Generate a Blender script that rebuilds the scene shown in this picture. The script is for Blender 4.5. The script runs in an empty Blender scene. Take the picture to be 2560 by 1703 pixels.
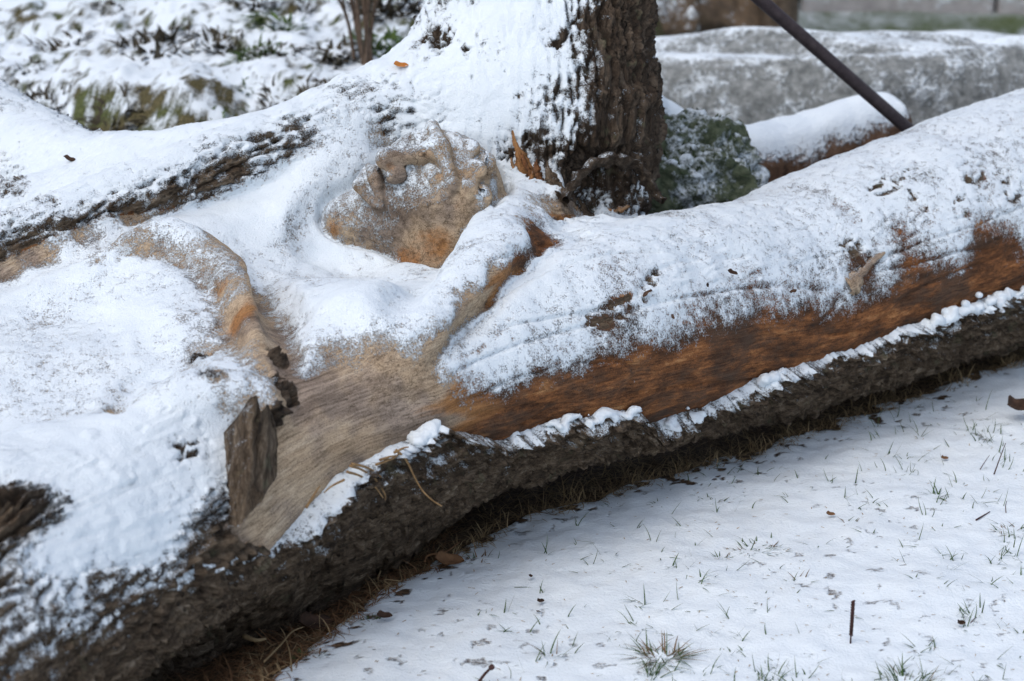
import bpy, bmesh, math, random, time
import numpy as np
from mathutils import Vector, Matrix, Euler
T0 = time.time()
random.seed(7); RNG = np.random.default_rng(7)
scene = bpy.context.scene
COL = scene.collection

# ------------------------------------------------------------------ camera
CAM_H, PITCH, FPX = 1.6, math.radians(17.0), 5332.0
cam_data = bpy.data.cameras.new('camera'); cam = bpy.data.objects.new('camera', cam_data); COL.objects.link(cam)
cam.location = (0, 0, CAM_H); cam.rotation_euler = (math.radians(90) - PITCH, 0, 0)
cam_data.sensor_width = 36.0; cam_data.lens = 36.0 * FPX / 2560.0
cam_data.clip_start = 0.05; cam_data.clip_end = 2000
cam_data.dof.use_dof = True; cam_data.dof.focus_distance = 4.2; cam_data.dof.aperture_fstop = 4.0
scene.camera = cam
# ------------------------------------------------------------------ world, sun, exposure (overcast winter day)
SUN_EL, SUN_AZ = math.radians(58), math.radians(-140)      # azimuth from +Y towards +X
world = bpy.data.worlds.new('World'); scene.world = world; world.use_nodes = True
nt = world.node_tree; nt.nodes.clear()
w_out = nt.nodes.new('ShaderNodeOutputWorld'); w_bg = nt.nodes.new('ShaderNodeBackground')
w_sky = nt.nodes.new('ShaderNodeTexSky'); w_sky.sky_type = 'NISHITA'; w_sky.sun_disc = False
w_sky.sun_elevation = SUN_EL; w_sky.sun_rotation = SUN_AZ; w_sky.air_density = 1.0; w_sky.dust_density = 3.0; w_sky.ozone_density = 1.0
w_hs = nt.nodes.new('ShaderNodeHueSaturation'); w_hs.inputs['Saturation'].default_value = 0.82
nt.links.new(w_sky.outputs[0], w_hs.inputs['Color']); nt.links.new(w_hs.outputs[0], w_bg.inputs['Color'])
w_bg.inputs['Strength'].default_value = 0.15
nt.links.new(w_bg.outputs[0], w_out.inputs['Surface'])
sun_d = bpy.data.lights.new('sun', 'SUN'); sun_d.energy = 0.65; sun_d.angle = math.radians(80); sun_d.color = (1.0, 0.975, 0.94)
sun = bpy.data.objects.new('sun', sun_d); COL.objects.link(sun)
sd = Vector((math.sin(SUN_AZ) * math.cos(SUN_EL), math.cos(SUN_AZ) * math.cos(SUN_EL), math.sin(SUN_EL)))
sun.rotation_euler = sd.to_track_quat('Z', 'Y').to_euler(); sun.location = (0, 0, 10)
scene.view_settings.view_transform = 'Standard'; scene.view_settings.look = 'None'
scene.view_settings.exposure = 0.27; scene.view_settings.gamma = 1.0; scene.view_settings.use_curve_mapping = False
scene.render.engine = 'CYCLES'
scene.cycles.use_denoising = True
scene.cycles.max_bounces = 6; scene.cycles.diffuse_bounces = 4

# ------------------------------------------------------------------ helpers
CP, SP = math.cos(PITCH), math.sin(PITCH)
def at(px, py, Y):
    """a point of the place, from where it is seen in the photograph and how far away (Y, metres) it stands"""
    dx = (px - 1280) / FPX; dy = (851.5 - py) / FPX
    d = (dx, CP + dy * SP, -SP + dy * CP)
    t = Y / d[1]
    return np.array((d[0] * t, Y, CAM_H + d[2] * t))
def pixel(p):
    p = np.asarray(p, float); x = p[..., 0]; y = p[..., 1]; z = p[..., 2] - CAM_H
    f = y * CP - z * SP; u = y * SP + z * CP
    return 1280 + FPX * x / f, 851.5 - FPX * u / f
def ground_at(px, py, z=0.0):
    dx = (px - 1280) / FPX; dy = (851.5 - py) / FPX
    d = np.array((dx, CP + dy * SP, -SP + dy * CP)); t = (z - CAM_H) / d[2]
    return np.array((0, 0, CAM_H)) + d * t

# vectorised gradient noise -----------------------------------------------------------
_perm = np.random.default_rng(3).permutation(256).astype(np.int32); _perm = np.concatenate([_perm, _perm])
_g = np.random.default_rng(5).normal(size=(256, 3)).astype(np.float32); _g /= np.linalg.norm(_g, axis=1)[:, None]
def noise(p):
    p = np.asarray(p, np.float32)
    i = np.floor(p).astype(np.int32); f = p - i; i &= 255
    u = f * f * f * (f * (f * 6 - 15) + 10)
    res = 0.0
    for dx in (0, 1):
        wx = u[:, 0] if dx else 1 - u[:, 0]
        hx = _perm[i[:, 0] + dx]
        for dy in (0, 1):
            wy = u[:, 1] if dy else 1 - u[:, 1]
            hy = _perm[(hx + i[:, 1] + dy) & 255]
            for dz in (0, 1):
                wz = u[:, 2] if dz else 1 - u[:, 2]
                g = _g[_perm[(hy + i[:, 2] + dz) & 255]]
                res = res + wx * wy * wz * (g[:, 0] * (f[:, 0] - dx) + g[:, 1] * (f[:, 1] - dy) + g[:, 2] * (f[:, 2] - dz))
    return res * 1.5
def fbm(p, oct=4, gain=0.5):
    s = 0.0; a = 1.0
    for k in range(oct):
        s = s + a * noise(p * (2.03 ** k) + 17.3 * k); a *= gain
    return s
def sstep(a, b, x):
    t = np.clip((x - a) / (b - a), 0, 1); return t * t * (3 - 2 * t)

# signed distance shapes (points as a 3 x N array) ------------------------------------
F32 = np.float32
def cone(p, a, b, ra, rb):
    a = np.asarray(a, F32); b = np.asarray(b, F32); ab = b - a; L = F32(ab @ ab)
    x = p[0] - a[0]; y = p[1] - a[1]; z = p[2] - a[2]
    t = np.clip((x * ab[0] + y * ab[1] + z * ab[2]) / L, F32(0), F32(1))
    x -= t * ab[0]; y -= t * ab[1]; z -= t * ab[2]
    return np.sqrt(x * x + y * y + z * z) - (F32(ra) + F32(rb - ra) * t)
def chain(p, pts, k=0.0):
    d = None
    for (a, ra), (b, rb) in zip(pts[:-1], pts[1:]):
        e = cone(p, a, b, ra, rb)
        d = e if d is None else (smin(d, e, k) if k else np.minimum(d, e))
    return d
def ellip(p, c, r):
    x, y, z = [(p[i] - F32(c[i])) / F32(r[i]) for i in range(3)]
    k0 = np.sqrt(x * x + y * y + z * z)
    x /= F32(r[0]); y /= F32(r[1]); z /= F32(r[2])
    return k0 * (k0 - 1) / (np.sqrt(x * x + y * y + z * z) + F32(1e-9))
def smin(a, b, k):
    k = F32(k); h = np.maximum(k - np.abs(a - b), F32(0))
    return np.minimum(a, b) - h * h * (F32(.25) / k)
def smax(a, b, k): return -smin(-a, -b, k)
def bounds(pts, m):
    c = np.array([q[0] for q in pts]); r = max(q[1] for q in pts) + m
    return (c.min(0) - r).astype(F32), (c.max(0) + r).astype(F32)
def inside(p, bb):
    lo, hi = bb
    return np.flatnonzero((p[0] > lo[0]) & (p[0] < hi[0]) & (p[1] > lo[1]) & (p[1] < hi[1]) & (p[2] > lo[2]) & (p[2] < hi[2]))
def spline(pts, n):
    """smooth a chain of (centre, radius)"""
    P = np.array([np.r_[c, r] for c, r in pts]); out = []
    P = np.vstack([2 * P[0] - P[1], P, 2 * P[-1] - P[-2]])
    for i in range(1, len(P) - 2):
        for t in np.arange(n) / n:
            p0, p1, p2, p3 = P[i - 1:i + 3]
            out.append(.5 * (2 * p1 + (p2 - p0) * t + (2 * p0 - 5 * p1 + 4 * p2 - p3) * t * t + (3 * p1 - p0 - 3 * p2 + p3) * t ** 3))
    out.append(P[-2])
    return [(o[:3], float(o[3])) for o in out]

def sub(px, py, Y, r, n=(-0.05, -0.5, 0.86)):
    """centre of a ball of radius r whose skin passes the given point with normal n"""
    n = np.array(n) / np.linalg.norm(n)
    return (at(px, py, Y) - n * r, r)

# ---- the tree's masses
TRUNK = [(at(2900, 420, 5.62), .30), (at(2560, 525, 5.22), .285), (at(2130, 670, 4.78), .25), (at(1900, 757, 4.55), .228), (at(1700, 795, 4.34), .222),
         (at(1400, 860, 4.05), .208), (at(1140, 932, 3.85), .18), (at(870, 1037, 3.66), .17), (at(690, 1105, 3.52), .168), (at(430, 1258, 3.36), .188), (at(0, 1480, 3.10), .235), (at(-300, 1680, 2.92), .27)]
TORSO = [sub(1330, 560, 4.30, .22), sub(1150, 540, 4.30, .26), sub(850, 560, 4.24, .30), sub(550, 570, 4.14, .33), sub(250, 640, 4.0, .36), sub(-100, 760, 3.84, .38), sub(-300, 830, 3.72, .38)]
FLANK = [sub(1150, 760, 4.0, .2), sub(950, 830, 3.86, .22), sub(750, 880, 3.74, .26), sub(350, 950, 3.56, .33), sub(-50, 1040, 3.4, .36), sub(-300, 1110, 3.3, .36)]
STEM = [(at(1340, 560, 4.60), .235), (at(1355, 330, 4.64), .252), (at(1345, 150, 4.70), .243), (at(1345, -50, 4.78), .24), (at(1330, -700, 5.0), .23)]
LIMB = [(at(1250, 320, 4.66), .22), (at(1060, 300, 4.58), .15), (at(900, 310, 4.50), .105), (at(760, 355, 4.42), .085), (at(560, 416, 4.30), .072), (at(300, 515, 4.17), .070), (at(0, 638, 4.01), .068), (at(-250, 738, 3.87), .068)]
BACK = [(at(-250, 260, 5.05), .16), (at(0, 400, 4.85), .15), (at(200, 480, 4.65), .13), (at(420, 470, 4.5), .11), (at(700, 420, 4.48), .1)]
BACKFILL = [(at(0, 600, 4.45), .115), (at(300, 540, 4.45), .112), (at(700, 430, 4.55), .125), (at(1000, 400, 4.65), .16)]

PILLOW = [sub(700, 440, 4.36, .14), sub(860, 400, 4.42, .16), sub(1020, 370, 4.46, .18), sub(1190, 400, 4.46, .18)]
TRUNK = spline(TRUNK, 3); TORSO = spline(TORSO, 2); FLANK = spline(FLANK, 2); STEM = spline(STEM, 2); LIMB = spline(LIMB, 2)
def sd_stem(p):
    return smin(smin(chain(p, STEM), chain(p, LIMB), 0.16), smin(chain(p, BACK), chain(p, BACKFILL), .06), 0.05)
def sd_mass(p):
    d = chain(p, TRUNK)
    b = smin(chain(p, TORSO), chain(p, FLANK), 0.16)
    b = smin(b, chain(p, PILLOW), .14)
    return smin(d, b, 0.10)
def sd_base(p):
    return smin(sd_mass(p), sd_stem(p), 0.04)
def grad(f, p, e=0.002):
    """gradient and value from four samples"""
    g = np.zeros_like(p); v = 0
    for s in ((1, 1, 1), (1, -1, -1), (-1, 1, -1), (-1, -1, 1)):
        s = np.array(s, F32)[:, None]; w = f(p + F32(e) * s); g += s * w; v = v + w
    return g / F32(4 * e), v / F32(4)
def trace_many(f, pxs, pys):
    """where the sight lines through these photo positions meet the wood: points and normals"""
    dx = (np.asarray(pxs, float) - 1280) / FPX; dy = (851.5 - np.asarray(pys, float)) / FPX
    d = np.stack([dx, CP + dy * SP, -SP + dy * CP]); d /= np.linalg.norm(d, axis=0); t = np.full(d.shape[1], 2.4)
    o = np.array((0, 0, CAM_H))[:, None]
    for _ in range(45):
        v = f((o + d * t).astype(F32)); t = np.minimum(t + v * .85, 9)
        if np.abs(v).max() < 4e-4: break
    p = (o + d * t).astype(F32); n = grad(f, p)[0]; n = n / (np.linalg.norm(n, axis=0) + 1e-9)
    return p.T.astype(float), n.T.astype(float)
def trace(f, px, py):
    p, n = trace_many(f, [px], [py]); return p[0], n[0]
def ridge(pts, f, sign=-1):
    """(px, py, radius, raise) on the surface -> chain of balls that stand 'raise' proud of it"""
    P, Nn = trace_many(f, [q[0] for q in pts], [q[1] for q in pts])
    return spline([(p + n * sign * (q[2] - q[3]), q[2]) for p, n, q in zip(P, Nn, pts)], 2)
def groove(pts, f): return ridge(pts, f, 1)
FEAT = []
def feature(pts, k, add=True): FEAT.append((pts, k, add, bounds(pts, k + .03)))
def sd_carved(p):
    d = sd_mass(p)
    for pts, k, add, bb in FEAT:
        i = inside(p, bb)
        if len(i):
            e = chain(p[:, i], pts)
            d[i] = smin(d[i], e, k) if add else smax(d[i], -e, k)
    return d
def sd_wood(p): return smin(sd_carved(p), sd_stem(p), .03)
B0 = sd_base
feature(ridge([(300, 720, .15, .03), (430, 740, .17, .06), (540, 830, .15, .04)], B0), .10)                                  # breast
feature(ridge([(740, 760, .12, .03), (900, 790, .12, .045), (1010, 850, .09, .035)], B0), .08)              # near shoulder
feature(ridge([(890, 360, .06, .015), (810, 440, .06, .03), (750, 540, .05, .015)], B0), .06)               # far shoulder edge
B1 = sd_wood
c1 = ridge([(262, 645, .03, .012), (330, 622, .045, .034), (430, 622, .055, .05), (530, 672, .06, .055), (610, 752, .06, .058), (655, 845, .05, .05), (672, 910, .03, .015)], B1)
c2 = ridge([(1475, 556, .045, .012), (1390, 525, .075, .05), (1312, 562, .085, .062), (1240, 645, .08, .06), (1165, 728, .065, .05), (1095, 812, .045, .022)], B1)
c3 = ridge([(250, 1090, .06, .0), (400, 1030, .06, .03), (540, 1000, .06, .055), (640, 1020, .05, .05)], B1)
g = [groove([(1245, 470, .03, .02), (1190, 555, .035, .03), (1120, 640, .035, .03), (1040, 720, .03, .022), (985, 770, .03, .005)], B1),
     groove([(1470, 590, .02, .006), (1395, 628, .02, .014), (1320, 685, .02, .018), (1235, 770, .02, .018), (1150, 850, .018, .014), (1100, 910, .015, .008)], B1),
     groove([(660, 700, .04, .01), (715, 800, .04, .018), (725, 900, .04, .012)], B1),
     groove([(870, 430, .03, .0), (805, 510, .05, .03), (800, 610, .06, .035), (920, 660, .06, .02)], B1),
     groove([(0, 712, .035, .016), (150, 652, .035, .018), (300, 592, .035, .018), (450, 527, .035, .018), (580, 468, .035, .014), (710, 400, .03, .0)], B1),
     groove([(298, 1045, .010, .010), (306, 1000, .010, .011), (335, 965, .010, .011), (375, 950, .010, .010), (400, 952, .008, .006)], B1)]
feature(c1, .02); feature(c2, .03); feature(c3, .03)
for q in g: feature(q, .035, False)

# ---- the carved head: u chin->crown, s towards the near cheek, n out of the face
_cam = np.array(((1, 0, 0), (0, SP, CP), (0, -CP, SP)))            # right, up, towards the viewer
HU = np.array((.84, .45, .21)) @ _cam; HU /= np.linalg.norm(HU)
HN = np.array((-.437, .422, .801)) @ _cam; HN -= HU * (HN @ HU); HN /= np.linalg.norm(HN)
HS = np.cross(HU, HN); HS = HS if HS[1] < 0 else -HS
HC = at(1106, 474, 4.275); HSC = 1.10
HR = np.stack([HU, HS, HN], 1)
def sd_head(p):
    q = (HR.T.astype(F32) @ (p - HC.astype(F32)[:, None])) / F32(HSC)
    E = lambda c, r: ellip(q, c, r)
    B = lambda c, r: ellip(q, c, (r, r, r))
    C = lambda a, b, ra, rb: cone(q, a, b, ra, rb)
    m = lambda c, s: (c[0], c[1] * s, c[2])
    d = E((.014, 0, -.01), (.094, .105, .114))
    d = smin(d, E((-.075, 0, .015), (.115, .09, .085)), .05)          # jaw
    d = smin(d, E((-.178, 0, .058), (.038, .044, .040)), .035)        # chin
    for s in (1, -1):
        d = smin(d, E((-.012, .052 * s, .062), (.05, .036, .034)), .04)    # cheek
        d = smin(d, C((.052, .010 * s, .112), (.046, .072 * s, .086), .015, .012), .014)  # brow
        d = smax(d, -E((.016, .042 * s, .128), (.027, .037, .042)), .008)   # eye socket
        d = smin(d, E((.016, .042 * s, .086), (.019, .027, .022)), .004)   # closed lid
        d = smax(d, -C((.005, .020 * s, .112), (.005, .064 * s, .098), .005, .005), .003)  # lid line
    d = smin(d, C((.055, 0, .106), (-.036, 0, .146), .013, .016), .018)      # nose
    d = smin(d, B((-.038, 0, .152), .020), .008)
    for s in (1, -1):
        d = smin(d, E((-.038, .023 * s, .128), (.020, .014, .019)), .008)
        d = smax(d, -B((-.058, .013 * s, .138), .0115), .003)
    d = smin(d, E((-.085, 0, .085), (.032, .046, .034)), .02)              # muzzle
    for s in (1, -1):
        d = smin(d, C((-.079, .006 * s, .127), (-.092, .048 * s, .102), .0145, .007), .003)   # upper lip
        d = smin(d, C((-.110, 0, .122), (-.100, .042 * s, .101), .0155, .008), .003)          # lower lip
        d = smax(d, -C((-.0945, 0, .138), (-.0958, .052 * s, .110), .0062, .005), .003)
    d = smax(d, -C((-.135, -.03, .116), (-.135, .03, .116), .014, .014), .010)
    d = smin(d, C((.078, -.04, .066), (.070, .080, .060), .007, .010), .012)  # hair band
    d = smin(d, C((.066, .080, .062), (.015, .108, .015), .014, .013), .010)
    for c, r in (((.090, .050, .060), .020), ((.092, .0, .062), .020), ((.074, .090, .036), .022), ((.098, .025, .036), .026)):
        d = smin(d, E(c, (r, r, r * .6)), .012)
        d = smax(d, -E((c[0] + .002, c[1], c[2] + r * .62), (r * .42, r * .42, r * .35)), .006)
    d = smin(d, C((.0, .06, .0), (-.07, .11, -.04), .06, .06), .05)          # side of the neck
    return d * F32(HSC)

HBB = ((HC - .36).astype(F32), (HC + .36).astype(F32))
HOLLOW = [(at(1465, 500, 4.30), .05), (at(1525, 468, 4.385), .095), (at(1595, 492, 4.42), .07)]; HOLBB = bounds(HOLLOW, .06)
def SDF(p):
    d = sd_wood(p)
    i = inside(p, HBB)
    if len(i):
        hd = sd_head(p[:, i]); q = p[:, i] - HC.astype(F32)[:, None]; lu = HU.astype(F32) @ q; ln = HN.astype(F32) @ q
        w = (F32(1) - np.clip((lu + F32(.06)) / F32(.10), 0, 1)) * np.clip((ln + F32(.10)) / F32(.08), 0, 1)
        d[i] = smin(smax(d[i], F32(.008) * w - hd - F32(.03) * (1 - w), .04), hd, .024)
    i = inside(p, HOLBB)
    if len(i): d[i] = smax(d[i], -chain(p[:, i], HOLLOW), .02)
    return d

# ---- polygonise: naive surface nets on a narrow band
def polygonise(f, lo, hi, h):
    lo = np.array(lo); n = np.ceil((np.array(hi) - lo) / h).astype(int) + 1
    n = (n + 3) // 4 * 4
    H = h * 4; nc = n // 4
    gc = np.stack(np.meshgrid(*[lo[k] + (np.arange(nc[k]) * 4 + 1.5) * h for k in range(3)], indexing='ij'), 0).reshape(3, -1).astype(np.float32)
    fc = f(gc).reshape(nc)
    F = np.repeat(np.repeat(np.repeat(fc, 4, 0), 4, 1), 4, 2).astype(np.float32)
    near = np.argwhere(np.abs(F) < H * 1.8)
    F[tuple(near.T)] = f(np.ascontiguousarray((lo + near * h).T.astype(np.float32)))
    S = F < 0
    c = [slice(0, -1), slice(1, None)]
    acc = np.zeros(tuple(n - 1) + (3,), np.float32); cnt = np.zeros(tuple(n - 1), np.float32)
    corners = [(i, j, k) for i in (0, 1) for j in (0, 1) for k in (0, 1)]
    for a in corners:
        for ax in range(3):
            if a[ax] == 1: continue
            b = list(a); b[ax] = 1
            fa = F[c[a[0]], c[a[1]], c[a[2]]]; fb = F[c[b[0]], c[b[1]], c[b[2]]]
            m = (fa < 0) != (fb < 0)
            t = np.where(m, fa / np.where(m, fa - fb, 1), 0)
            for k in range(3):
                acc[..., k] += np.where(m, a[k] + (t if k == ax else 0), 0)
            cnt += m
    act = cnt > 0
    idx = -np.ones(act.shape, np.int64); idx[act] = np.arange(act.sum())
    V = (np.argwhere(act) + acc[act] / cnt[act][:, None]) * h + lo
    Q = []
    for ax in range(3):
        u, v = (ax + 1) % 3, (ax + 2) % 3
        s0 = [slice(1, -1)] * 3; s1 = [slice(1, -1)] * 3
        s0[ax] = slice(0, -1); s1[ax] = slice(1, None)
        A = S[tuple(s0)]; B = S[tuple(s1)]
        for flip in (False, True):
            m = np.argwhere((A & ~B) if not flip else (~A & B))
            if not len(m): continue
            base = m.copy(); base[:, u] += 1; base[:, v] += 1
            def cell(du, dv):
                q = base.copy(); q[:, u] -= du; q[:, v] -= dv
                return idx[tuple(q.T)]
            quad = np.stack([cell(1, 1), cell(0, 1), cell(0, 0), cell(1, 0)], 1)
            if flip: quad = quad[:, ::-1]
            Q.append(quad)
    return V.astype(np.float32), np.concatenate(Q)

def mesh_from(name, V, Q, smooth=True):
    me = bpy.data.meshes.new(name)
    V = np.asarray(V, np.float32); Q = np.asarray(Q, np.int32); k = Q.shape[1]
    me.vertices.add(len(V)); me.vertices.foreach_set('co', V.ravel())
    me.loops.add(Q.size); me.loops.foreach_set('vertex_index', Q.ravel())
    me.polygons.add(len(Q)); me.polygons.foreach_set('loop_start', np.arange(len(Q), dtype=np.int32) * k)
    me.polygons.foreach_set('loop_total', np.full(len(Q), k, np.int32))
    me.update(calc_edges=True)
    if smooth: me.polygons.foreach_set('use_smooth', np.ones(len(Q), bool))
    return me
def subdivide(V, Q):
    """split each quad into four, new points on edge and face middles"""
    E = np.concatenate([Q[:, [0, 1]], Q[:, [1, 2]], Q[:, [2, 3]], Q[:, [3, 0]]]); Es = np.sort(E, 1)
    key = Es[:, 0].astype(np.int64) * len(V) + Es[:, 1]
    uk, inv = np.unique(key, return_inverse=True)
    em = (V[uk // len(V)] + V[uk % len(V)]) * 0.5
    fm = V[Q].mean(1); nq = len(Q); nv = len(V)
    e = [nv + inv[i * nq:(i + 1) * nq] for i in range(4)]
    f = nv + len(uk) + np.arange(nq)
    Q2 = np.concatenate([np.stack([Q[:, 0], e[0], f, e[3]], 1), np.stack([Q[:, 1], e[1], f, e[0]], 1),
                         np.stack([Q[:, 2], e[2], f, e[1]], 1), np.stack([Q[:, 3], e[3], f, e[2]], 1)])
    return np.concatenate([V, em, fm]), Q2
def project(f, V, normals=False):
    p = np.ascontiguousarray(V.T.astype(F32)); g, d = grad(f, p)
    p -= (np.clip(d, -.02, .02) / np.maximum((g * g).sum(0), F32(.2))) * g
    return (np.ascontiguousarray(p.T), g) if normals else np.ascontiguousarray(p.T)

# ------------------------------------------------------------------ materials
def N(nt, typ, **kw):
    n = nt.nodes.new(typ)
    for k, v in kw.items():
        if k.startswith('i_'):
            key = k[2:]; key = int(key) if key.isdigit() else key.replace('_', ' ')
            n.inputs[key].default_value = v
        else: setattr(n, k, v)
    return n
class G:
    """small node-graph writer"""
    def __init__(self, name, rough=.8, spec=.2):
        self.m = bpy.data.materials.new(name); self.m.use_nodes = True; self.nt = self.m.node_tree; self.nt.nodes.clear()
        self.out = N(self.nt, 'ShaderNodeOutputMaterial'); self.b = N(self.nt, 'ShaderNodeBsdfPrincipled')
        self.b.inputs['Roughness'].default_value = rough; self.b.inputs['Specular IOR Level'].default_value = spec
        self.nt.links.new(self.b.outputs[0], self.out.inputs['Surface'])
    def L(self, a, b): self.nt.links.new(a, b)
    def put(self, v, sock):
        if hasattr(v, 'is_output'): self.L(v, sock)
        else: sock.default_value = v
    def attr(self, name, vec=False):
        n = N(self.nt, 'ShaderNodeAttribute', attribute_name=name); return n.outputs['Vector' if vec else 'Fac']
    def obj(self): return N(self.nt, 'ShaderNodeTexCoord').outputs['Object']
    def pos(self): return N(self.nt, 'ShaderNodeNewGeometry').outputs['Position']
    def scale(self, v, s):
        n = N(self.nt, 'ShaderNodeMapping'); self.put(v, n.inputs['Vector']); n.inputs['Scale'].default_value = s; return n.outputs[0]
    def noise(self, v, sc, det=4, rough=.55, dist=0.0):
        n = N(self.nt, 'ShaderNodeTexNoise'); self.put(v, n.inputs['Vector'])
        n.inputs['Scale'].default_value = sc; n.inputs['Detail'].default_value = det; n.inputs['Roughness'].default_value = rough; n.inputs['Distortion'].default_value = dist
        return n.outputs['Fac']
    def voro(self, v, sc, feature='F1', rnd=1.0):
        n = N(self.nt, 'ShaderNodeTexVoronoi', feature=feature); self.put(v, n.inputs['Vector']); n.inputs['Scale'].default_value = sc
        n.inputs['Randomness'].default_value = rnd; return n.outputs['Distance']
    def math(self, op, a, b=0.0, c=0.0, clamp=False):
        n = N(self.nt, 'ShaderNodeMath', operation=op, use_clamp=clamp)
        for i, v in enumerate((a, b, c)): self.put(v, n.inputs[i])
        return n.outputs[0]
    def step(self, v, lo, hi, a=0.0, b=1.0):
        n = N(self.nt, 'ShaderNodeMapRange', interpolation_type='SMOOTHSTEP'); self.put(v, n.inputs[0])
        for i, x in enumerate((lo, hi, a, b)): self.put(x, n.inputs[i + 1])
        return n.outputs[0]
    def ramp(self, v, stops):
        n = N(self.nt, 'ShaderNodeValToRGB'); self.put(v, n.inputs[0]); e = n.color_ramp.elements
        while len(e) < len(stops): e.new(.5)
        for k, (p, c) in zip(e, stops): k.position = p; k.color = (*c, 1)
        return n.outputs[0]
    def mix(self, f, a, b):
        n = N(self.nt, 'ShaderNodeMix', data_type='RGBA'); self.put(f, n.inputs['Factor'])
        self.put(a if hasattr(a, 'is_output') else (*a, 1), n.inputs['A']); self.put(b if hasattr(b, 'is_output') else (*b, 1), n.inputs['B'])
        return n.outputs['Result']
    def mult(self, a, b, f=1.0):
        n = N(self.nt, 'ShaderNodeMix', data_type='RGBA', blend_type='MULTIPLY'); self.put(f, n.inputs['Factor'])
        self.put(a, n.inputs['A']); self.put(b, n.inputs['B']); return n.outputs['Result']
    def color(self, c): self.put(c if hasattr(c, 'is_output') else (*c, 1), self.b.inputs['Base Color'])
    def bump(self, h, dist, strength=1.0, prev=None):
        n = N(self.nt, 'ShaderNodeBump'); self.put(h, n.inputs['Height']); n.inputs['Distance'].default_value = dist; self.put(strength, n.inputs['Strength'])
        if prev is not None: self.L(prev, n.inputs['Normal'])
        return n.outputs[0]
    def normal(self, n): self.L(n, self.b.inputs['Normal'])
SNOW = (.775, .845, .885)
def snow_cover(g, under, cover, p, fine=300.0, amp=.62):
    """granular snow over a base colour: cover is how deep it lies (0..1), grains decide the edge"""
    gr = g.math('ADD', g.math('MULTIPLY', g.noise(p, fine, 2, .7), .6), g.math('MULTIPLY', g.noise(p, fine * .2, 2, .6), .4))
    f = g.math('ADD', cover, g.math('MULTIPLY', g.math('SUBTRACT', gr, .5), amp * 4.0))
    f = g.step(f, .22, .74)
    tint = g.ramp(g.noise(p, 9, 2), [(.3, (.71, .785, .84)), (.7, SNOW)])
    return g.mix(f, under, tint), f, gr
def tree_material():
    g = G('weathered_wood_bark_and_snow', .75, .15)
    p = g.obj(); gr = g.attr('grain', True); snow = g.attr('snow'); bark = g.attr('bark'); tone = g.attr('tone')
    lg = g.scale(gr, (.16, 1, 1))                      # stretched along the grain
    fib = g.math('ADD', g.math('MULTIPLY', g.noise(g.scale(gr, (.05, 1, 1)), 280, 2, .7), .5), g.math('MULTIPLY', g.noise(p, 420, 2, .7), .5)); streak = g.noise(g.scale(gr, (.12, 1, 1)), 26, 6, .78); patch = g.noise(p, 7, 3, .6)
    tan = g.ramp(streak, [(.28, (.27, .19, .12)), (.5, (.47, .36, .245)), (.72, (.58, .48, .36))])
    grey = g.ramp(streak, [(.32, (.13, .098, .075)), (.68, (.40, .32, .255))])
    tan = g.mix(g.step(patch, .45, .62), tan, grey)
    rust = g.ramp(g.noise(g.scale(gr, (.36, 1, 1)), 24, 6, .78), [(.34, (.040, .024, .015)), (.48, (.13, .056, .024)), (.58, (.28, .115, .042)), (.70, (.46, .25, .11))])
    dark = g.step(g.noise(g.scale(gr, (.4, 1, 1)), 10, 5, .7), .46, .60)
    rust = g.mix(g.math('MULTIPLY', dark, .75), rust, (.085, .055, .038))
    och = g.ramp(streak, [(.3, (.17, .080, .032)), (.5, (.34, .165, .065)), (.75, (.46, .27, .125))])
    tn = g.math('ADD', tone, g.math('MULTIPLY', g.math('SUBTRACT', streak, .5), 1.0))
    wood = g.mix(g.step(tn, .15, .42), tan, och)
    wood = g.mix(g.step(tn, .48, .80), wood, rust)
    ck = g.math('ABSOLUTE', g.math('SUBTRACT', g.noise(g.scale(gr, (.022, 1, 1)), 55, 2, .5, .1), .5))
    wood = g.mix(g.step(ck, .006, .0, 0, .7), wood, (.05, .034, .022))
    wood = g.mult(wood, g.ramp(fib, [(.38, (.42, .39, .36)), (.58, (1.12, 1.10, 1.08))]))
    bc = g.noise(g.scale(gr, (.22, 1, 1)), 62, 5, .84, .3)
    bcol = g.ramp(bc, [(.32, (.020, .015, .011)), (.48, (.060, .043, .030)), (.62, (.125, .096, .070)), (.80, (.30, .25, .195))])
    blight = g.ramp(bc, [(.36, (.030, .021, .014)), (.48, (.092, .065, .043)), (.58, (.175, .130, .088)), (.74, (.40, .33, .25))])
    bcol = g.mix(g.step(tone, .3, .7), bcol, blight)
    lich = g.step(g.noise(p, 16, 3, .7), .60, .68)
    bcol = g.mix(g.math('MULTIPLY', lich, .25), bcol, (.13, .15, .085))
    base = g.mix(g.step(g.math('ADD', bark, g.math('MULTIPLY', g.math('SUBTRACT', g.noise(p, 60, 2), .5), .6)), .45, .55), wood, bcol)
    col, f, grn = snow_cover(g, base, snow, p)
    g.color(col)
    b1 = g.bump(bc, .020, g_mul(g, bark, f)); 
    b2 = g.bump(fib, .0022, g.math('MULTIPLY', .8, g.math('SUBTRACT', 1.0, f)), b1)
    b3 = g.bump(g.math('MULTIPLY', f, g.math('ADD', .6, g.math('MULTIPLY', grn, .8))), .006, .8, b2)
    g.normal(b3)
    g.b.inputs['Roughness'].default_value = .8
    return g.m
def g_mul(g, bark, f): return g.math('MULTIPLY', g.math('MULTIPLY', bark, .9), g.math('SUBTRACT', 1.0, f))
MAT_TREE = tree_material()
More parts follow.
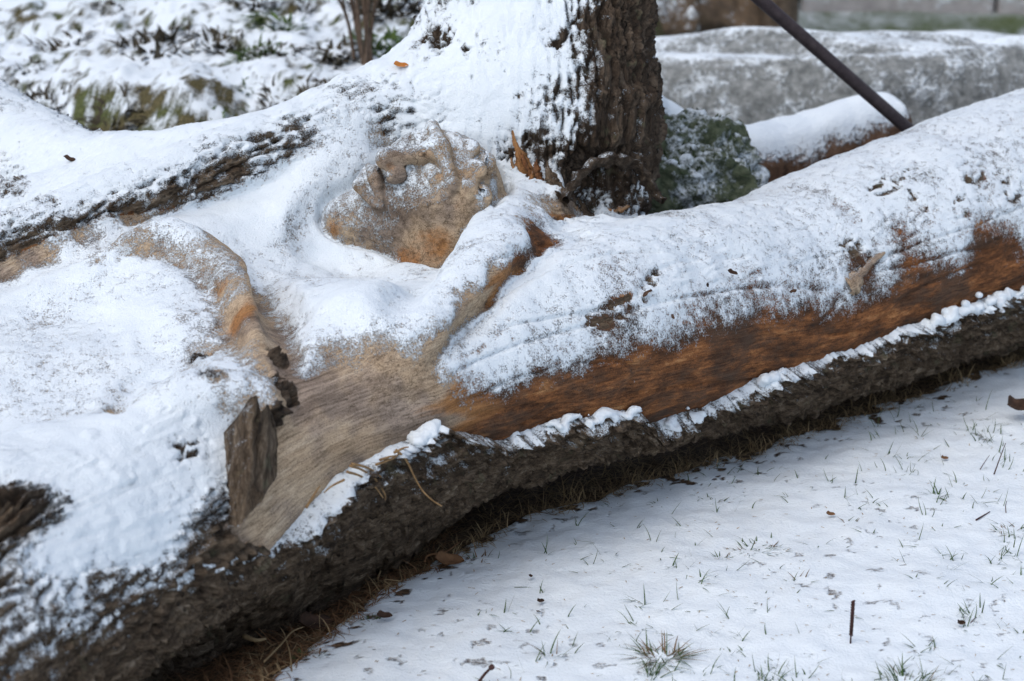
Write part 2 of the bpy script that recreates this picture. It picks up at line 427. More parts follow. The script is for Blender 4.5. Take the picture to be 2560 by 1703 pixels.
def snow_material():
    g = G('fresh_snow', .8, .1); p = g.pos()
    g.color(g.ramp(g.noise(p, 7, 5), [(.3, (.73, .80, .855)), (.7, SNOW)]))
    g.normal(g.bump(g.noise(p, 150, 4, .7), .006, .6, g.bump(g.noise(p, 40, 3), .01, .4)))
    return g.m
MAT_SNOW = snow_material()
def plain(name, c1, c2, sc=30, rough=.75, bump=.003, attr_snow=False):
    g = G(name, rough, .2); p = g.obj()
    n = g.noise(p, sc, 5, .65); col = g.ramp(n, [(.3, c1), (.7, c2)])
    if attr_snow:
        col, f, gr = snow_cover(g, col, g.attr('snow'), p, attr_snow, .5)
        g.color(col); g.normal(g.bump(f, .008, .7, g.bump(n, bump, .8)))
    else:
        g.color(col); g.normal(g.bump(n, bump, .8))
    return g.m

# ------------------------------------------------------------------ object helpers
def link(name, me, mat, parent=None, label=None, cat=None, group=None, kind=None):
    o = bpy.data.objects.new(name, me); COL.objects.link(o)
    if mat is not None and len(me.materials) == 0: me.materials.append(mat)
    if parent is not None: o.parent = parent
    tag(o, label, cat, group, kind); return o
def tag(o, label=None, cat=None, group=None, kind=None):
    for k, v in (('label', label), ('category', cat), ('group', group), ('kind', kind)):
        if v: o[k] = v
def empty(name, loc, label, cat, group=None):
    o = bpy.data.objects.new(name, None); COL.objects.link(o); o.location = loc; o.empty_display_size = .1
    tag(o, label, cat, group); return o
def keep_world(o, parent):
    o.parent = parent; o.matrix_parent_inverse = Matrix.Translation(-Vector(parent.location)); return o
def set_attr(me, name, data, typ='FLOAT'):
    a = me.attributes.new(name, typ, 'POINT')
    a.data.foreach_set('vector' if typ == 'FLOAT_VECTOR' else 'value', np.ascontiguousarray(data, np.float32).ravel())
def vnormals(V, Q):
    n = np.cross(V[Q[:, 2]] - V[Q[:, 0]], V[Q[:, 3]] - V[Q[:, 1]])
    out = np.zeros_like(V)
    for c in range(3):
        for k in range(4): out[:, c] += np.bincount(Q[:, k], n[:, c], len(V))
    return out / (np.linalg.norm(out, axis=1)[:, None] + 1e-12)
class MB:
    """collects quads and tubes into one mesh"""
    def __init__(self): self.v = []; self.f = []; self.uv = []
    def tube(self, pts, rad, n=6, cap=True):
        pts = [Vector(p) for p in pts]; base = len(self.v); prev = None
        for i, p in enumerate(pts):
            t = (pts[min(i + 1, len(pts) - 1)] - pts[max(i - 1, 0)]).normalized()
            if prev is None: prev = t.orthogonal().normalized()
            e1 = (prev - t * prev.dot(t)).normalized(); prev = e1; e2 = t.cross(e1)
            r = rad[i] if hasattr(rad, '__len__') else rad
            for k in range(n):
                a = 2 * math.pi * k / n; self.v.append(tuple(p + (e1 * math.cos(a) + e2 * math.sin(a)) * r))
        for i in range(len(pts) - 1):
            for k in range(n):
                a = base + i * n + k; b = base + i * n + (k + 1) % n; self.f.append((a, b, b + n, a + n))
        if cap:
            self.f.append(tuple(base + k for k in reversed(range(n)))); e = base + (len(pts) - 1) * n; self.f.append(tuple(e + k for k in range(n)))
    def blade(self, base, direction, length, width, bend, seg=4, side=None, fold=.25):
        base = Vector(base); d = Vector(direction).normalized(); up = Vector((0, 0, 1))
        s = d.cross(up); s = s.normalized() if s.length > 1e-4 else Vector((1, 0, 0))
        if side is not None: s = Vector(side).normalized()
        p = base.copy(); i0 = len(self.v); nrm = s.cross(d)
        for k in range(seg + 1):
            t = k / seg; w = width * (1 - t ** 2.2) * .5 + width * .03
            self.v += [tuple(p - s * w), tuple(p + nrm * w * fold), tuple(p + s * w)]
            d = (d + Vector((bend[0], bend[1], bend[2])) / seg).normalized(); p = p + d * (length / seg)
        for k in range(seg):
            a = i0 + 3 * k; self.f += [(a, a + 1, a + 4, a + 3), (a + 1, a + 2, a + 5, a + 4)]
    def mesh(self, name, smooth=True):
        me = bpy.data.meshes.new(name); me.from_pydata(self.v, [], self.f); me.update()
        if smooth: me.polygons.foreach_set('use_smooth', np.ones(len(me.polygons), bool))
        return me
# ------------------------------------------------------------------ the carved fallen tree
def axis_frame(pts, e_ref):
    P = np.array([p for p, r in pts]); R = np.array([r for p, r in pts])
    S = np.r_[0, np.cumsum(np.linalg.norm(np.diff(P, axis=0), axis=1))]
    return P, R, S
def along(pts, X):
    """arc length u along a chain and the offset from it, for points X (N,3)"""
    P, R, S = axis_frame(pts, None); n = len(X); best = np.full(n, 1e9, F32); u = np.zeros(n, F32); c = np.zeros((3, n), F32)
    x, y, z = [np.ascontiguousarray(X[:, k]) for k in range(3)]
    for i in range(len(P) - 1):
        a = P[i].astype(F32); ab = (P[i + 1] - P[i]).astype(F32)
        t = ((x - a[0]) * ab[0] + (y - a[1]) * ab[1] + (z - a[2]) * ab[2]) / F32(ab @ ab)
        t = np.clip(t, F32(0 if i else -3), F32(1 if i < len(P) - 2 else 3))
        cx = a[0] + t * ab[0]; cy = a[1] + t * ab[1]; cz = a[2] + t * ab[2]
        d = (x - cx) ** 2 + (y - cy) ** 2 + (z - cz) ** 2; m = d < best
        np.copyto(best, d, where=m); np.copyto(u, F32(S[i]) + t * F32(S[i + 1] - S[i]), where=m)
        for k, q in enumerate((cx, cy, cz)): np.copyto(c[k], q, where=m)
    return u, X - c.T, np.sqrt(best)
def frame_of(pts):
    ax = pts[-1][0] - pts[0][0]; ax = ax / np.linalg.norm(ax)
    e1 = np.cross(ax, (0, 0, 1) if abs(ax[2]) < .8 else (0, 1, 0)); e1 /= np.linalg.norm(e1); e2 = np.cross(e1, ax)
    return ax, e1, e2
def grain(pts, X):
    u, off, d = along(pts, X); ax, e1, e2 = frame_of(pts)
    return np.stack([u, off @ e1.astype(F32), off @ e2.astype(F32)], 1).astype(F32)
def bark_height(gc, seed=0.0, lng=.16):
    """furrowed bark: long plates between dark cracks, 0..1"""
    q = gc * np.array((lng, 1, 1), F32) + F32(seed)
    wob = fbm(q * 13, 2); w2 = noise(gc * np.array((9, 9, 9), F32) + seed)
    q2 = q * 42 + wob[:, None] * np.array((.5, 1.6, 1.6), F32)
    a = np.abs(noise(q2)); b = np.abs(noise(q * 88 + 9.1 + wob[:, None] * 1.2))
    cross = sstep(.0, .10, np.abs(noise(gc * np.array((22, 9, 9), F32) + seed + 3)))          # plates break across, too
    plates = sstep(.02, .36, a) * (.55 + .25 * w2) + sstep(.0, .3, b) * .3 + .10 * cross
    return plates + .30 * fbm(gc * np.array((55, 120, 120), F32) + seed, 2, .6)

V, Q = polygonise(SDF, (-1.35, 2.65, -.08), (1.72, 5.75, 1.30), 0.0188)
V, Q = subdivide(V, Q); V = project(SDF, V); V, Q = subdivide(V, Q); V, gN = project(SDF, V, True)
print('tree surface', len(V), round(time.time() - T0, 1))
X = XV = np.ascontiguousarray(V.T)
N0 = (gN / (np.linalg.norm(gN, axis=0) + 1e-9)).T
d_carved = sd_carved(X); d_stem = smin(chain(X, STEM), chain(X, LIMB), .16); d_back = smin(chain(X, BACK), chain(X, BACKFILL), .06)
d_limb = chain(X, LIMB); d_st = chain(X, STEM)
d_head = np.full(len(V), 9, F32); i = inside(X, HBB); d_head[i] = sd_head(X[:, i])
cav = F32(.05) - SDF(np.ascontiguousarray((V + N0 * .05).T))          # hollows hold snow, crests lose it
w_stem = sstep(-.02, .05, d_carved - np.minimum(d_stem, d_back))       # 1 on stem, limb and back branch
w_limb = sstep(-.05, .08, d_st - np.minimum(d_limb, d_back))           # within those, 1 on the limb
gT = grain(TRUNK, V); gS = grain(STEM, V); gL = grain(LIMB, V)
ax, e1, e2 = frame_of(TRUNK)
print('frames', round(time.time() - T0, 1))
def paint(spots, X=None):
    """soft spots on the surface: (px, py, radius in m, amount)"""
    X = XV if X is None else X
    out = np.zeros(X.shape[1], F32)
    P, _n = trace_many(SDF, [q[0] for q in spots], [q[1] for q in spots])
    for c, (px, py, r, amt) in zip(P, spots):
        R = r * 1.6
        i = np.flatnonzero(np.abs(X[0] - F32(c[0])) < R); i = i[np.abs(X[1][i] - F32(c[1])) < R]
        d = np.sqrt((X[0][i] - F32(c[0])) ** 2 + (X[1][i] - F32(c[1])) ** 2 + (X[2][i] - F32(c[2])) ** 2)
        out[i] += amt * (1 - sstep(.35 * r, R, d))
    return out
# where the bark is still on: stem, limb, back branch, the left and upper right of the trunk
uT = gT[:, 0]; phi = np.arctan2(gT[:, 2], -gT[:, 1])
front = -gT[:, 1]
n3 = noise(V * 5.0); n8 = noise(V * 14.0 + 3.3); n20 = noise(V * 42.0); n60 = noise(V * 110.0)
bark = w_stem.copy()
def u_of(px, py): return float(grain(TRUNK, trace(sd_mass, px, py)[0][None].astype(F32))[0, 0])
U_TAN = u_of(1130, 950)                                   # left of here the wood is carved and pale
w_trunk = 1 - w_stem
lowleft = paint([(0, 1330, .16, 1), (250, 1400, .10, 1), (440, 1330, .10, 1), (0, 1600, .25, 1), (450, 1170, .07, .9), (560, 1200, .05, .9), (130, 1250, .1, .9), (430, 1070, .05, .6), (690, 900, .025, .9), (710, 980, .03, .9), (690, 1040, .03, .8), (530, 930, .03, .6), (500, 905, .03, .7)])
bark = np.maximum(bark, sstep(.3, .7, lowleft + .25 * n8 + .15 * n20) * w_trunk)
farright = sstep(u_of(2250, 500), u_of(2480, 450), uT) * 0
topright = (1 - sstep(U_TAN - .9, U_TAN - .35, uT)) * sstep(.35, .75, phi) * w_trunk
bark = np.maximum(bark, topright * (.55 + .8 * n8))
_p, _ = trace_many(sd_mass, [760, 700, 560, 450, 250, 0, -150], [1330, 1370, 1330, 1290, 1290, 1280, 1270]); fg_ = grain(TRUNK, _p.astype(F32)); _u = fg_[:, 0]; _f = np.arctan2(fg_[:, 2], -fg_[:, 1]); _o = np.argsort(_u)
foot = sstep(_u.min() - .02, _u.min() + .04, uT) * (1 - sstep(-.05, .08, phi - np.interp(uT, _u[_o], _f[_o]) + .10 * n8 + .08 * n20))
bark = np.maximum(bark, foot * w_trunk)
bark = np.clip(bark, 0, 1)
tone = (1 - sstep(U_TAN - .16, U_TAN + .10, uT + .08 * n3 + .20 * np.clip(phi - .1, -.3, .9) + .10 * noise(gT * np.array((2, 25, 25), F32)))) * w_trunk * (1 - sstep(.02, .07, chain(X, TRUNK))) * (d_head > .03)
TONE_SPOTS = [(1060, 625, .06, .42), (835, 570, .022, .5), (1010, 660, .03, .4), (1110, 590, .04, .2), (600, 800, .035, .45), (540, 720, .03, .3), (640, 760, .03, .2), (975, 415, .014, .4), (1099, 442, .012, .4), (1150, 520, .02, .35), (940, 450, .02, .25), (1065, 385, .02, .3), (1320, 480, .03, .25)]
tone = np.maximum(tone, np.clip(paint(TONE_SPOTS), 0, 1))
tone = np.where(w_stem > .5, np.maximum(tone, w_limb * .75), tone); tone = np.maximum(tone, .7 * foot * w_trunk * (bark > .5))
# relief: bark furrows, grain, tool marks, small lumps
def bark_on(gc, m, seed):
    out = np.full(len(V), .5, F32); i = np.flatnonzero(m); out[i] = bark_height(gc[i], seed); return out
bs = bark_on(gS, (w_stem > 0) & (w_limb < 1), 0.0); bl = bark_on(gL, (w_stem > 0) & (w_limb > 0), 5.0); bt = bark_on(gT, (w_stem < 1) & (bark > .01), 11.0)
hb = w_stem * ((1 - w_limb) * bs + w_limb * bl) + (1 - w_stem) * bt
big = fbm(V * 3.1, 3) * .012
smooth_zone = sstep(.0, .05, d_head)                          # keep the face crisp
grainr = noise(gT * np.array((2.5, 55, 55), F32)) * .0009 + fbm(V * 16, 2) * .0022
cracks = -.006 * sstep(.93, 1.0, 1 - np.abs(noise(gT * np.array((1.6, 13, 13), F32) + 4.0))) * (tone > .3)
h = big * smooth_zone + bark * (1 - .7 * np.clip(topright, 0, 1)) * (hb - .5) * .030 + (1 - bark) * (grainr + cracks) * (.3 + .7 * smooth_zone)
h -= .004 * (1 - smooth_zone) * sstep(.8, 1.0, noise(V * 70) + .3) 
V1 = V + N0 * h[:, None]
n1 = vnormals(V1, Q)
print('relief', round(time.time() - T0, 1))
# snow: blown in from the left front, lying on what faces up
SD = np.array((-.42, -.30, .85), F32); SD /= np.linalg.norm(SD)
ndl = .28 * (n1 @ SD) + .72 * (N0 @ SD)
snow = (ndl - .16) * 1.25 + .12 + cav * 7 + .18 * n3 + .15 * n8 + .12 * n20 + .08 * n60
snow -= bark * .10
spots = [(1060, 570, .06, -.30), (1065, 620, .055, -1.2), (1110, 560, .05, -.45), (832, 565, .026, -.7), (850, 520, .03, -.2), (975, 405, .025, -.6), (1005, 390, .025, -.45), (935, 445, .022, -.5), (960, 470, .02, -.5),
         (1066, 388, .016, -.6), (1099, 442, .012, -.9), (1150, 440, .02, -.5), (1160, 500, .025, -.7), (1190, 440, .025, -.45), (1000, 370, .03, -.25), (920, 510, .03, -.15),
         (1010, 670, .03, -.7), (1290, 520, .05, -.6), (1350, 505, .06, -.75), (1430, 548, .05, -.8), (1320, 570, .05, -.6), (1240, 640, .05, -.4), (1180, 720, .04, -.3), (1370, 600, .04, -.6), (1300, 670, .03, -.7), (1220, 760, .03, -.7), (150, 830, .2, -.3), (50, 980, .2, -.28), (300, 920, .15, -.28), (450, 860, .08, -.25), (480, 800, .06, -.2), (650, 620, .1, -.2), (820, 850, .08, -.2), (1450, 650, .12, -.2), (1750, 640, .15, -.2), (2000, 500, .12, -.2), (2300, 380, .15, -.25), (900, 230, .12, -.25), (760, 330, .06, -.2), (1150, 640, .03, -.3), (1150, 740, .04, -.7), (1090, 820, .03, -.7), (1240, 690, .03, -.6), (1340, 620, .03, -.5),
         (560, 710, .03, -.3), (600, 770, .04, -.5), (640, 830, .03, -.4),
         (790, 460, .04, -.22), (760, 520, .035, -.22), (350, 995, .04, -.6), (300, 1030, .025, -.5), (430, 960, .02, -.4), (500, 890, .035, -.4), (530, 930, .025, -.5), (320, 1230, .18, .9), (420, 1160, .10, .6), (220, 1330, .14, .9), (400, 1330, .10, .7), (120, 1430, .10, .6), (300, 1400, .10, .6), (80, 1130, .15, .5), (520, 1080, .06, .35), (150, 1130, .12, .4), (560, 1130, .03, .4),
         (1000, 890, .07, -.2), (900, 960, .09, -.7), (820, 1060, .09, -1.2), (740, 1160, .08, -1.5), (700, 1260, .06, -1.5), (1040, 960, .08, -.6), (1100, 900, .05, -.2), (960, 870, .04, -.2), (1060, 860, .02, -.4), (1100, 870, .08, .3), (1250, 870, .06, .2), (980, 880, .07, .25), (1000, 930, .06, .15), (880, 920, .05, .15),
         (1580, 650, .05, -.35), (1480, 690, .05, -.35), (1650, 620, .03, -.4), (1240, 800, .06, -.3), (1330, 790, .05, -.2), (1550, 780, .05, -.4), (1500, 800, .04, -.35),
         (2150, 670, .05, -.6), (2230, 560, .04, -.35), (2300, 440, .05, -.45), (2450, 450, .05, -.4), (2200, 470, .04, -.3), (2050, 640, .05, -.3), (2480, 620, .08, -.6), (2300, 660, .08, -.5), (1900, 720, .05, -.2),
         (200, 1500, .2, -.6), (40, 1275, .07, -1.1), (130, 1260, .04, -.7), (60, 1430, .07, .6), (120, 1370, .06, .5), (450, 1240, .06, -.6), (480, 1130, .03, -.9), (250, 1560, .2, -.8), (100, 1400, .1, -.3), (520, 1420, .1, -.6),
         (1300, 60, .14, .4), (1420, 60, .1, .25), (1430, 230, .1, .25), (1200, 150, .15, .4), (1300, 250, .12, .3), (1150, 330, .12, .4), (1480, 120, .1, -.35), (1560, 200, .16, -.5), (1480, 420, .12, -.35), (1360, 420, .08, -.25), (1580, 60, .12, -.4), (1060, 130, .05, -.5), (1070, 60, .05, -.3),
         (1100, 110, .03, -.5), (590, 415, .03, -.5), (520, 455, .03, -.5), (430, 500, .03, -.5), (330, 550, .03, -.5), (220, 598, .03, -.5), (110, 650, .03, -.5), (20, 690, .03, -.5), (0, 760, .05, .6), (150, 700, .05, .6), (300, 640, .04, .4), (250, 660, .04, .4), (450, 570, .05, .6), (1235, 478, .018, .8), (1210, 530, .018, .8), (1165, 590, .018, .8), (1110, 650, .02, .6), (1030, 725, .02, .5), (1235, 455, .02, .5), (30, 560, .09, -.5), (20, 470, .05, -.9), (110, 500, .03, -.6), (650, 350, .03, -.4), (720, 310, .03, -.35),
         (300, 850, .15, .3), (120, 900, .2, .4), (430, 800, .1, .3), (700, 600, .12, .4), (560, 560, .12, .4), (900, 720, .08, .5), (800, 790, .08, .4), (1400, 720, .1, .3), (1700, 620, .12, .35), (1900, 560, .12, .4), (2080, 560, .07, .3), (1600, 560, .1, .3), (860, 380, .06, .5), (800, 440, .05, .3), (700, 420, .05, .3), (800, 640, .06, .5), (1030, 720, .04, .5)]
gash = [(1480, 806, .010, -1.3), (1508, 796, .012, -1.3), (1540, 776, .012, -1.4), (1570, 757, .011, -1.4), (1602, 736, .010, -1.3), (1650, 690, .010, -1), (1630, 705, .008, -1),
        (2190, 478, .016, -1), (2220, 462, .018, -1.1), (2255, 442, .016, -1), (2285, 495, .014, -1), (2440, 428, .016, -1), (2428, 455, .012, -1), (2500, 440, .014, -1), (2120, 612, .02, -.9), (2095, 440, .010, -.8), (2310, 520, .012, -.9), (2400, 520, .014, -.9), (2480, 330, .02, -.8), (2530, 480, .02, -.9),
        (1075, 100, .014, -1), (1100, 92, .016, -1.2), (1128, 96, .014, -1.1), (1155, 118, .010, -1), (1166, 145, .010, -.9), (1195, 192, .012, -1), (1270, 250, .010, -.9), (1305, 245, .010, -.9), (1385, 120, .010, -1), (1410, 95, .012, -1), (1455, 60, .014, -.9), (1300, 20, .012, -.7),
        (255, 1145, .012, -.9), (300, 1120, .012, -.9), (230, 1090, .010, -.8), (205, 1180, .012, -.9), (180, 1240, .014, -.9), (690, 905, .014, -1), (700, 940, .010, -1), (730, 990, .012, -1), (760, 960, .008, -.8), (860, 690, .006, -.6), (760, 760, .010, -.5), (420, 1110, .012, -1), (450, 1150, .014, -1), (475, 1115, .012, -1), (300, 1290, .012, -1)]
snow += paint(spots)
gsp = paint([(a, b_, r * 1.7, m) for a, b_, r, m in gash]) * sstep(-.10, .28, .7 * noise(gT * np.array((18, 60, 60), F32) + 8) + .5 * n60 + .25 * n20); snow += gsp; bark = np.maximum(bark, sstep(.3, .7, -gsp) * .9)
snow -= .86 * (1 - sstep(.0, .040, chain(X, c1) + .006 * n20)) * (d_head > .03)
snow += (.40 * n20 + .26 * n8 + .14 * n60 + .17 + .45 * ((n1 - N0) @ SD)) * w_stem * (1 - w_limb)
snow += w_stem * w_limb * (.32 + .16 * sstep(.35, .8, N0[:, 2]) + .30 * n20)
snow += (1 - sstep(U_TAN - .05, U_TAN + .25, uT)) * w_trunk * .58 * sstep(-.10, .36, phi + .06 * n8 + .04 * n20) * (1 - sstep(.5, .9, snow))
low = 1 - sstep(.02, .20, V[:, 2])
snow -= low * .8
carved_w = w_trunk * (1 - sstep(-.05, .25, tone)) * (1 - bark); snow = np.where((snow > .05) & (snow < 1.0), snow + carved_w * .4 * (.52 - snow) * (snow < .75), snow)
snow = np.where(snow > .74, .74 + (snow - .74) * .45, snow) - .16 * sstep(.1, .6, noise(V * 7.5 + 40)) * smooth_zone; snow = np.clip(snow, -.6, 1.3)
cover = sstep(.25, .95, snow)
th = cover * (.006 + .004 * n8 + .0012 * n20 + .018 * np.clip(cav * 14, 0, 1)) * sstep(.008, .034, d_head)
hb_keep = 1 - .85 * sstep(.3, .9, snow) * bark
V2 = V + N0 * (h * hb_keep)[:, None] + (np.array((0, 0, .7), F32) + N0 * .5) * th[:, None]
V2 = V2 - N0 * (.007 * (1 - sstep(.003, .0125, d_head)))[:, None]
n2 = vnormals(V2, Q)
print('snow', round(time.time() - T0, 1))
# the head again, on a finer net
Vh, Qh = polygonise(SDF, HC - .25, HC + .25, .0068); Vh, Qh = subdivide(Vh, Qh); Vh = project(SDF, Vh)
Vh, gh = project(SDF, Vh, True); Xh = np.ascontiguousarray(Vh.T); Nh = (gh / (np.linalg.norm(gh, axis=0) + 1e-9)).T; dh = sd_head(Xh)
keep = (dh[Qh] < .017).all(1); Qh = Qh[keep]; us_, inv = np.unique(Qh, return_inverse=True); Qh = inv.reshape(Qh.shape); Vh, Nh, Xh, dh = Vh[us_], Nh[us_], np.ascontiguousarray(Xh[:, us_]), dh[us_]
gTh = grain(TRUNK, Vh); cavh = F32(.02) - SDF(np.ascontiguousarray((Vh + Nh * .02).T))
nh8, nh20, nh60 = noise(Vh * 14 + 3.3), noise(Vh * 42), noise(Vh * 110)
snh = (.55 + .45) * (Nh @ SD - .16) * 1.25 + .12 + cavh * 16 + .18 * noise(Vh * 5) + .13 * nh8 + .14 * nh20 + .10 * nh60 + paint(spots, Xh) - .19
snh = np.where(snh > -.2, .40 + .42 * (snh - .40), snh)
snh = np.clip(np.where(snh > .8, .8 + (snh - .8) * .45, snh), -.5, 1.2)
rim_ = sstep(.006, .014, dh)
toneh = np.clip(paint(TONE_SPOTS, Xh) * .7 + .04 * nh8 - .02, -.3, .36)
ch = sstep(.3, .95, snh); crack = noise(gTh * np.array((5, 40, 40), F32)) * .0004
Vh2 = Vh + Nh * (-.007 * sstep(.009, .0165, dh) + crack + .0006 + ch * (.0015 + .0012 * nh20) + rim_ * ch * .002)[:, None] + np.array((0, 0, 1), F32) * (ch * (.001 + .010 * np.clip(cavh * 30, 0, 1)))[:, None]
# split the one sculpted surface into its parts
feat_arm = chain(X, c2); feat_crescent = chain(X, c1); feat_stub = chain(X, c3)
lab = np.zeros(len(V), np.int8)                                     # 0 trunk
d_trunk = chain(X, TRUNK)
lab[(d_trunk > .035) & (w_stem < .5)] = 1                            # carved torso
lab[(w_stem >= .5)] = 2                                              # stem
lab[(w_stem >= .5) & (w_limb > .5)] = 3                              # limb
lab[(w_stem >= .5) & (d_back < d_limb - .005) & (d_back < d_st)] = 4
lab[feat_arm < .012] = 5; lab[feat_crescent < .010] = 6; lab[feat_stub < .015] = 7
lab[d_head < .012] = 1                                             # under the head's own finer skin
ROOT = empty('carved_fallen_tree', (0.2, 4.1, 0), 'snow-dusted fallen tree trunk carved with a reclining face and body', 'fallen tree')
PARTS = {0: ('trunk', None), 1: ('carved_torso', None), 2: ('rising_stem', None), 3: ('limb', 'barked limb edge behind the carved body'), 4: ('back_branch', None),
         5: ('carved_arm', None), 6: ('carved_drapery', 'bare tan crescent fold carved on the chest'), 7: ('branch_stub', None), 8: ('carved_head', 'carved wooden face with closed eyes, turned upwards')}
gmix = np.where(w_stem[:, None] < .5, gT, np.where(w_limb[:, None] > .5, gL, gS))
fl = lab[Q]; fl = np.sort(fl, 1)[:, 2]
PART = {}
def add_part(name, Vv, Qq, nn, attrs, label=None, mat=None, sub=None):
    me = mesh_from(name, Vv, Qq)
    for k, (d, t) in attrs.items(): set_attr(me, k, d, t)
    if nn is not None: me.normals_split_custom_set_from_vertices(nn.tolist())
    o = link(name, me, mat or MAT_TREE, None, label)
    if sub: o.parent = PART[sub]
    else: keep_world(o, ROOT); PART[name] = o
    return o
for k, (name, lb) in PARTS.items():
    if k == 8: continue
    f = Q[fl == k]
    if not len(f): continue
    used, inv = np.unique(f, return_inverse=True); f = inv.reshape(f.shape)
    add_part(name, V2[used], f, n2[used], {'snow': (snow[used], 'FLOAT'), 'bark': (bark[used], 'FLOAT'), 'tone': (tone[used], 'FLOAT'), 'grain': (gmix[used], 'FLOAT_VECTOR')}, lb)
add_part('carved_head', Vh2, Qh, None, {'snow': (snh, 'FLOAT'), 'bark': (np.zeros(len(Vh2)), 'FLOAT'), 'tone': (toneh, 'FLOAT'), 'grain': (gTh * .35, 'FLOAT_VECTOR')}, PARTS[8][1])
print('tree parts', round(time.time() - T0, 1))
# ---- the slab of bark still clinging to the trunk's foot, with a ragged upper edge
TP, TR, TS = axis_frame(TRUNK, None)
EF, EU = -e1, e2                                         # towards the lawn, and up
def skin(us, phs, f=None):
    """points of the trunk's surface at length us and angle phs (0 = towards the lawn, + = up)"""
    c = np.stack([np.interp(us, TS, TP[:, k]) for k in range(3)]); d = np.cos(phs) * EF[:, None] + np.sin(phs) * EU[:, None]
    R = np.full(len(us), .46)
    for _ in range(22): R = R - .85 * (f or sd_carved)((c + d * R).astype(F32))
    return c, d, R
edge_px = [(2900, 610), (2560, 722), (2300, 798), (2060, 888), (1900, 938), (1760, 1012), (1620, 1062), (1590, 1018), (1400, 1045), (1250, 1092), (1130, 1085), (1090, 1062), (980, 1112), (850, 1195), (760, 1285), (700, 1345), (620, 1375), (450, 1400), (250, 1420), (0, 1470), (-200, 1500)]
EP, _ = trace_many(sd_mass, [q[0] for q in edge_px], [q[1] for q in edge_px])
eg = grain(TRUNK, EP.astype(F32)); eu = eg[:, 0]; eph = np.arctan2(eg[:, 2], -eg[:, 1])
srt = np.argsort(eu); eu, eph = eu[srt], eph[srt]
U0, U1 = eu[0] + .02, eu[-1]
def noise1(x, f, s=0.0): return noise(np.stack([x * f, np.full_like(x, s + .37), np.full_like(x, .71)], 1))
def edge_phi(u): return np.interp(u, eu, eph) + .045 * noise1(u, 14, 2) + .03 * noise1(u, 45, 5) + .015 * noise1(u, 130, 7)
nu, nph = 800, 92
ug = np.linspace(U0, U1, nu); pe = edge_phi(ug); lowest = -1.95
tt = np.linspace(0, 1, nph) ** 1.15
UU = np.repeat(ug, nph); PP = (pe[:, None] + (lowest - pe)[:, None] * tt).ravel()
c, d, R = skin(UU, PP)
px_u = np.interp(ug, eu, np.array([q[0] for q in edge_px], float)[srt])
thick = (.021 * sstep(560, 820, px_u) + .007) * (1 + .25 * noise1(ug, 9, 3))
TT = np.repeat(thick, nph); tv = np.tile(tt, nu)
lip = np.exp(-tv * 26) * .010 * np.repeat(sstep(560, 820, px_u), nph)
P0 = c + d * (R + TT + lip)
gcs = grain(TRUNK, P0.T.astype(F32)); hbk = bark_height(gcs, 31.0, .22)
flake = fbm(gcs * np.array((9, 22, 22), F32) + 3, 2)
PB = (c + d * (R + TT + lip + (hbk - .5) * .034 * (.45 + .55 * np.repeat(sstep(420, 820, px_u), nph)) + flake * .009)).T
PB.reshape(nu, nph, 3)[:, 0] = (c + d * (R + TT * .8)).T.reshape(nu, nph, 3)[:, 0]
inner = (c + d * (R - .012)).T.reshape(nu, nph, 3)[:, :1]
VB = np.concatenate([inner, PB.reshape(nu, nph, 3)], 1).reshape(-1, 3).astype(F32); m = nph + 1
idx = np.arange(nu * m).reshape(nu, m)
QB = np.stack([idx[:-1, :-1], idx[1:, :-1], idx[1:, 1:], idx[:-1, 1:]], -1).reshape(-1, 4)
nB = vnormals(VB, QB)
if (nB.reshape(nu, m, 3)[nu // 2, 20] @ EF) < 0: QB = QB[:, ::-1]; nB = -nB
gB = grain(TRUNK, VB)
snB = (nB @ SD - .36) * 1.3 + .16 * noise(VB * 14) + .22 * noise(VB * 42) + .16 * noise(gB * np.array((10, 50, 50), F32)); ndB = nB @ SD
tB = np.concatenate([np.zeros((nu, 1)), tv.reshape(nu, nph)], 1).ravel(); pB = np.repeat(px_u, m)
leftw = 1 - sstep(350, 760, pB)
snB += leftw * (-.7 * (ndB - .36) + .30 * noise(VB * 9 + 4) + .15 * noise(VB * 110))
snB += (.15 * (1 - sstep(.0, .10, tB))) * (1 - leftw) + leftw * (.62 * (1 - sstep(.06, .32, tB + .1 * noise(VB * 6)))) - .25 * sstep(.25, .5, tB)
add_part('bark_slab', VB, QB, None, {'snow': (np.clip(snB, -.6, 1.5), 'FLOAT'), 'bark': (np.ones(len(VB)), 'FLOAT'), 'tone': (np.full(len(VB), .75), 'FLOAT'), 'grain': (gB, 'FLOAT_VECTOR')}, 'dark furrowed bark still clinging along the foot of the trunk', None, 'trunk')

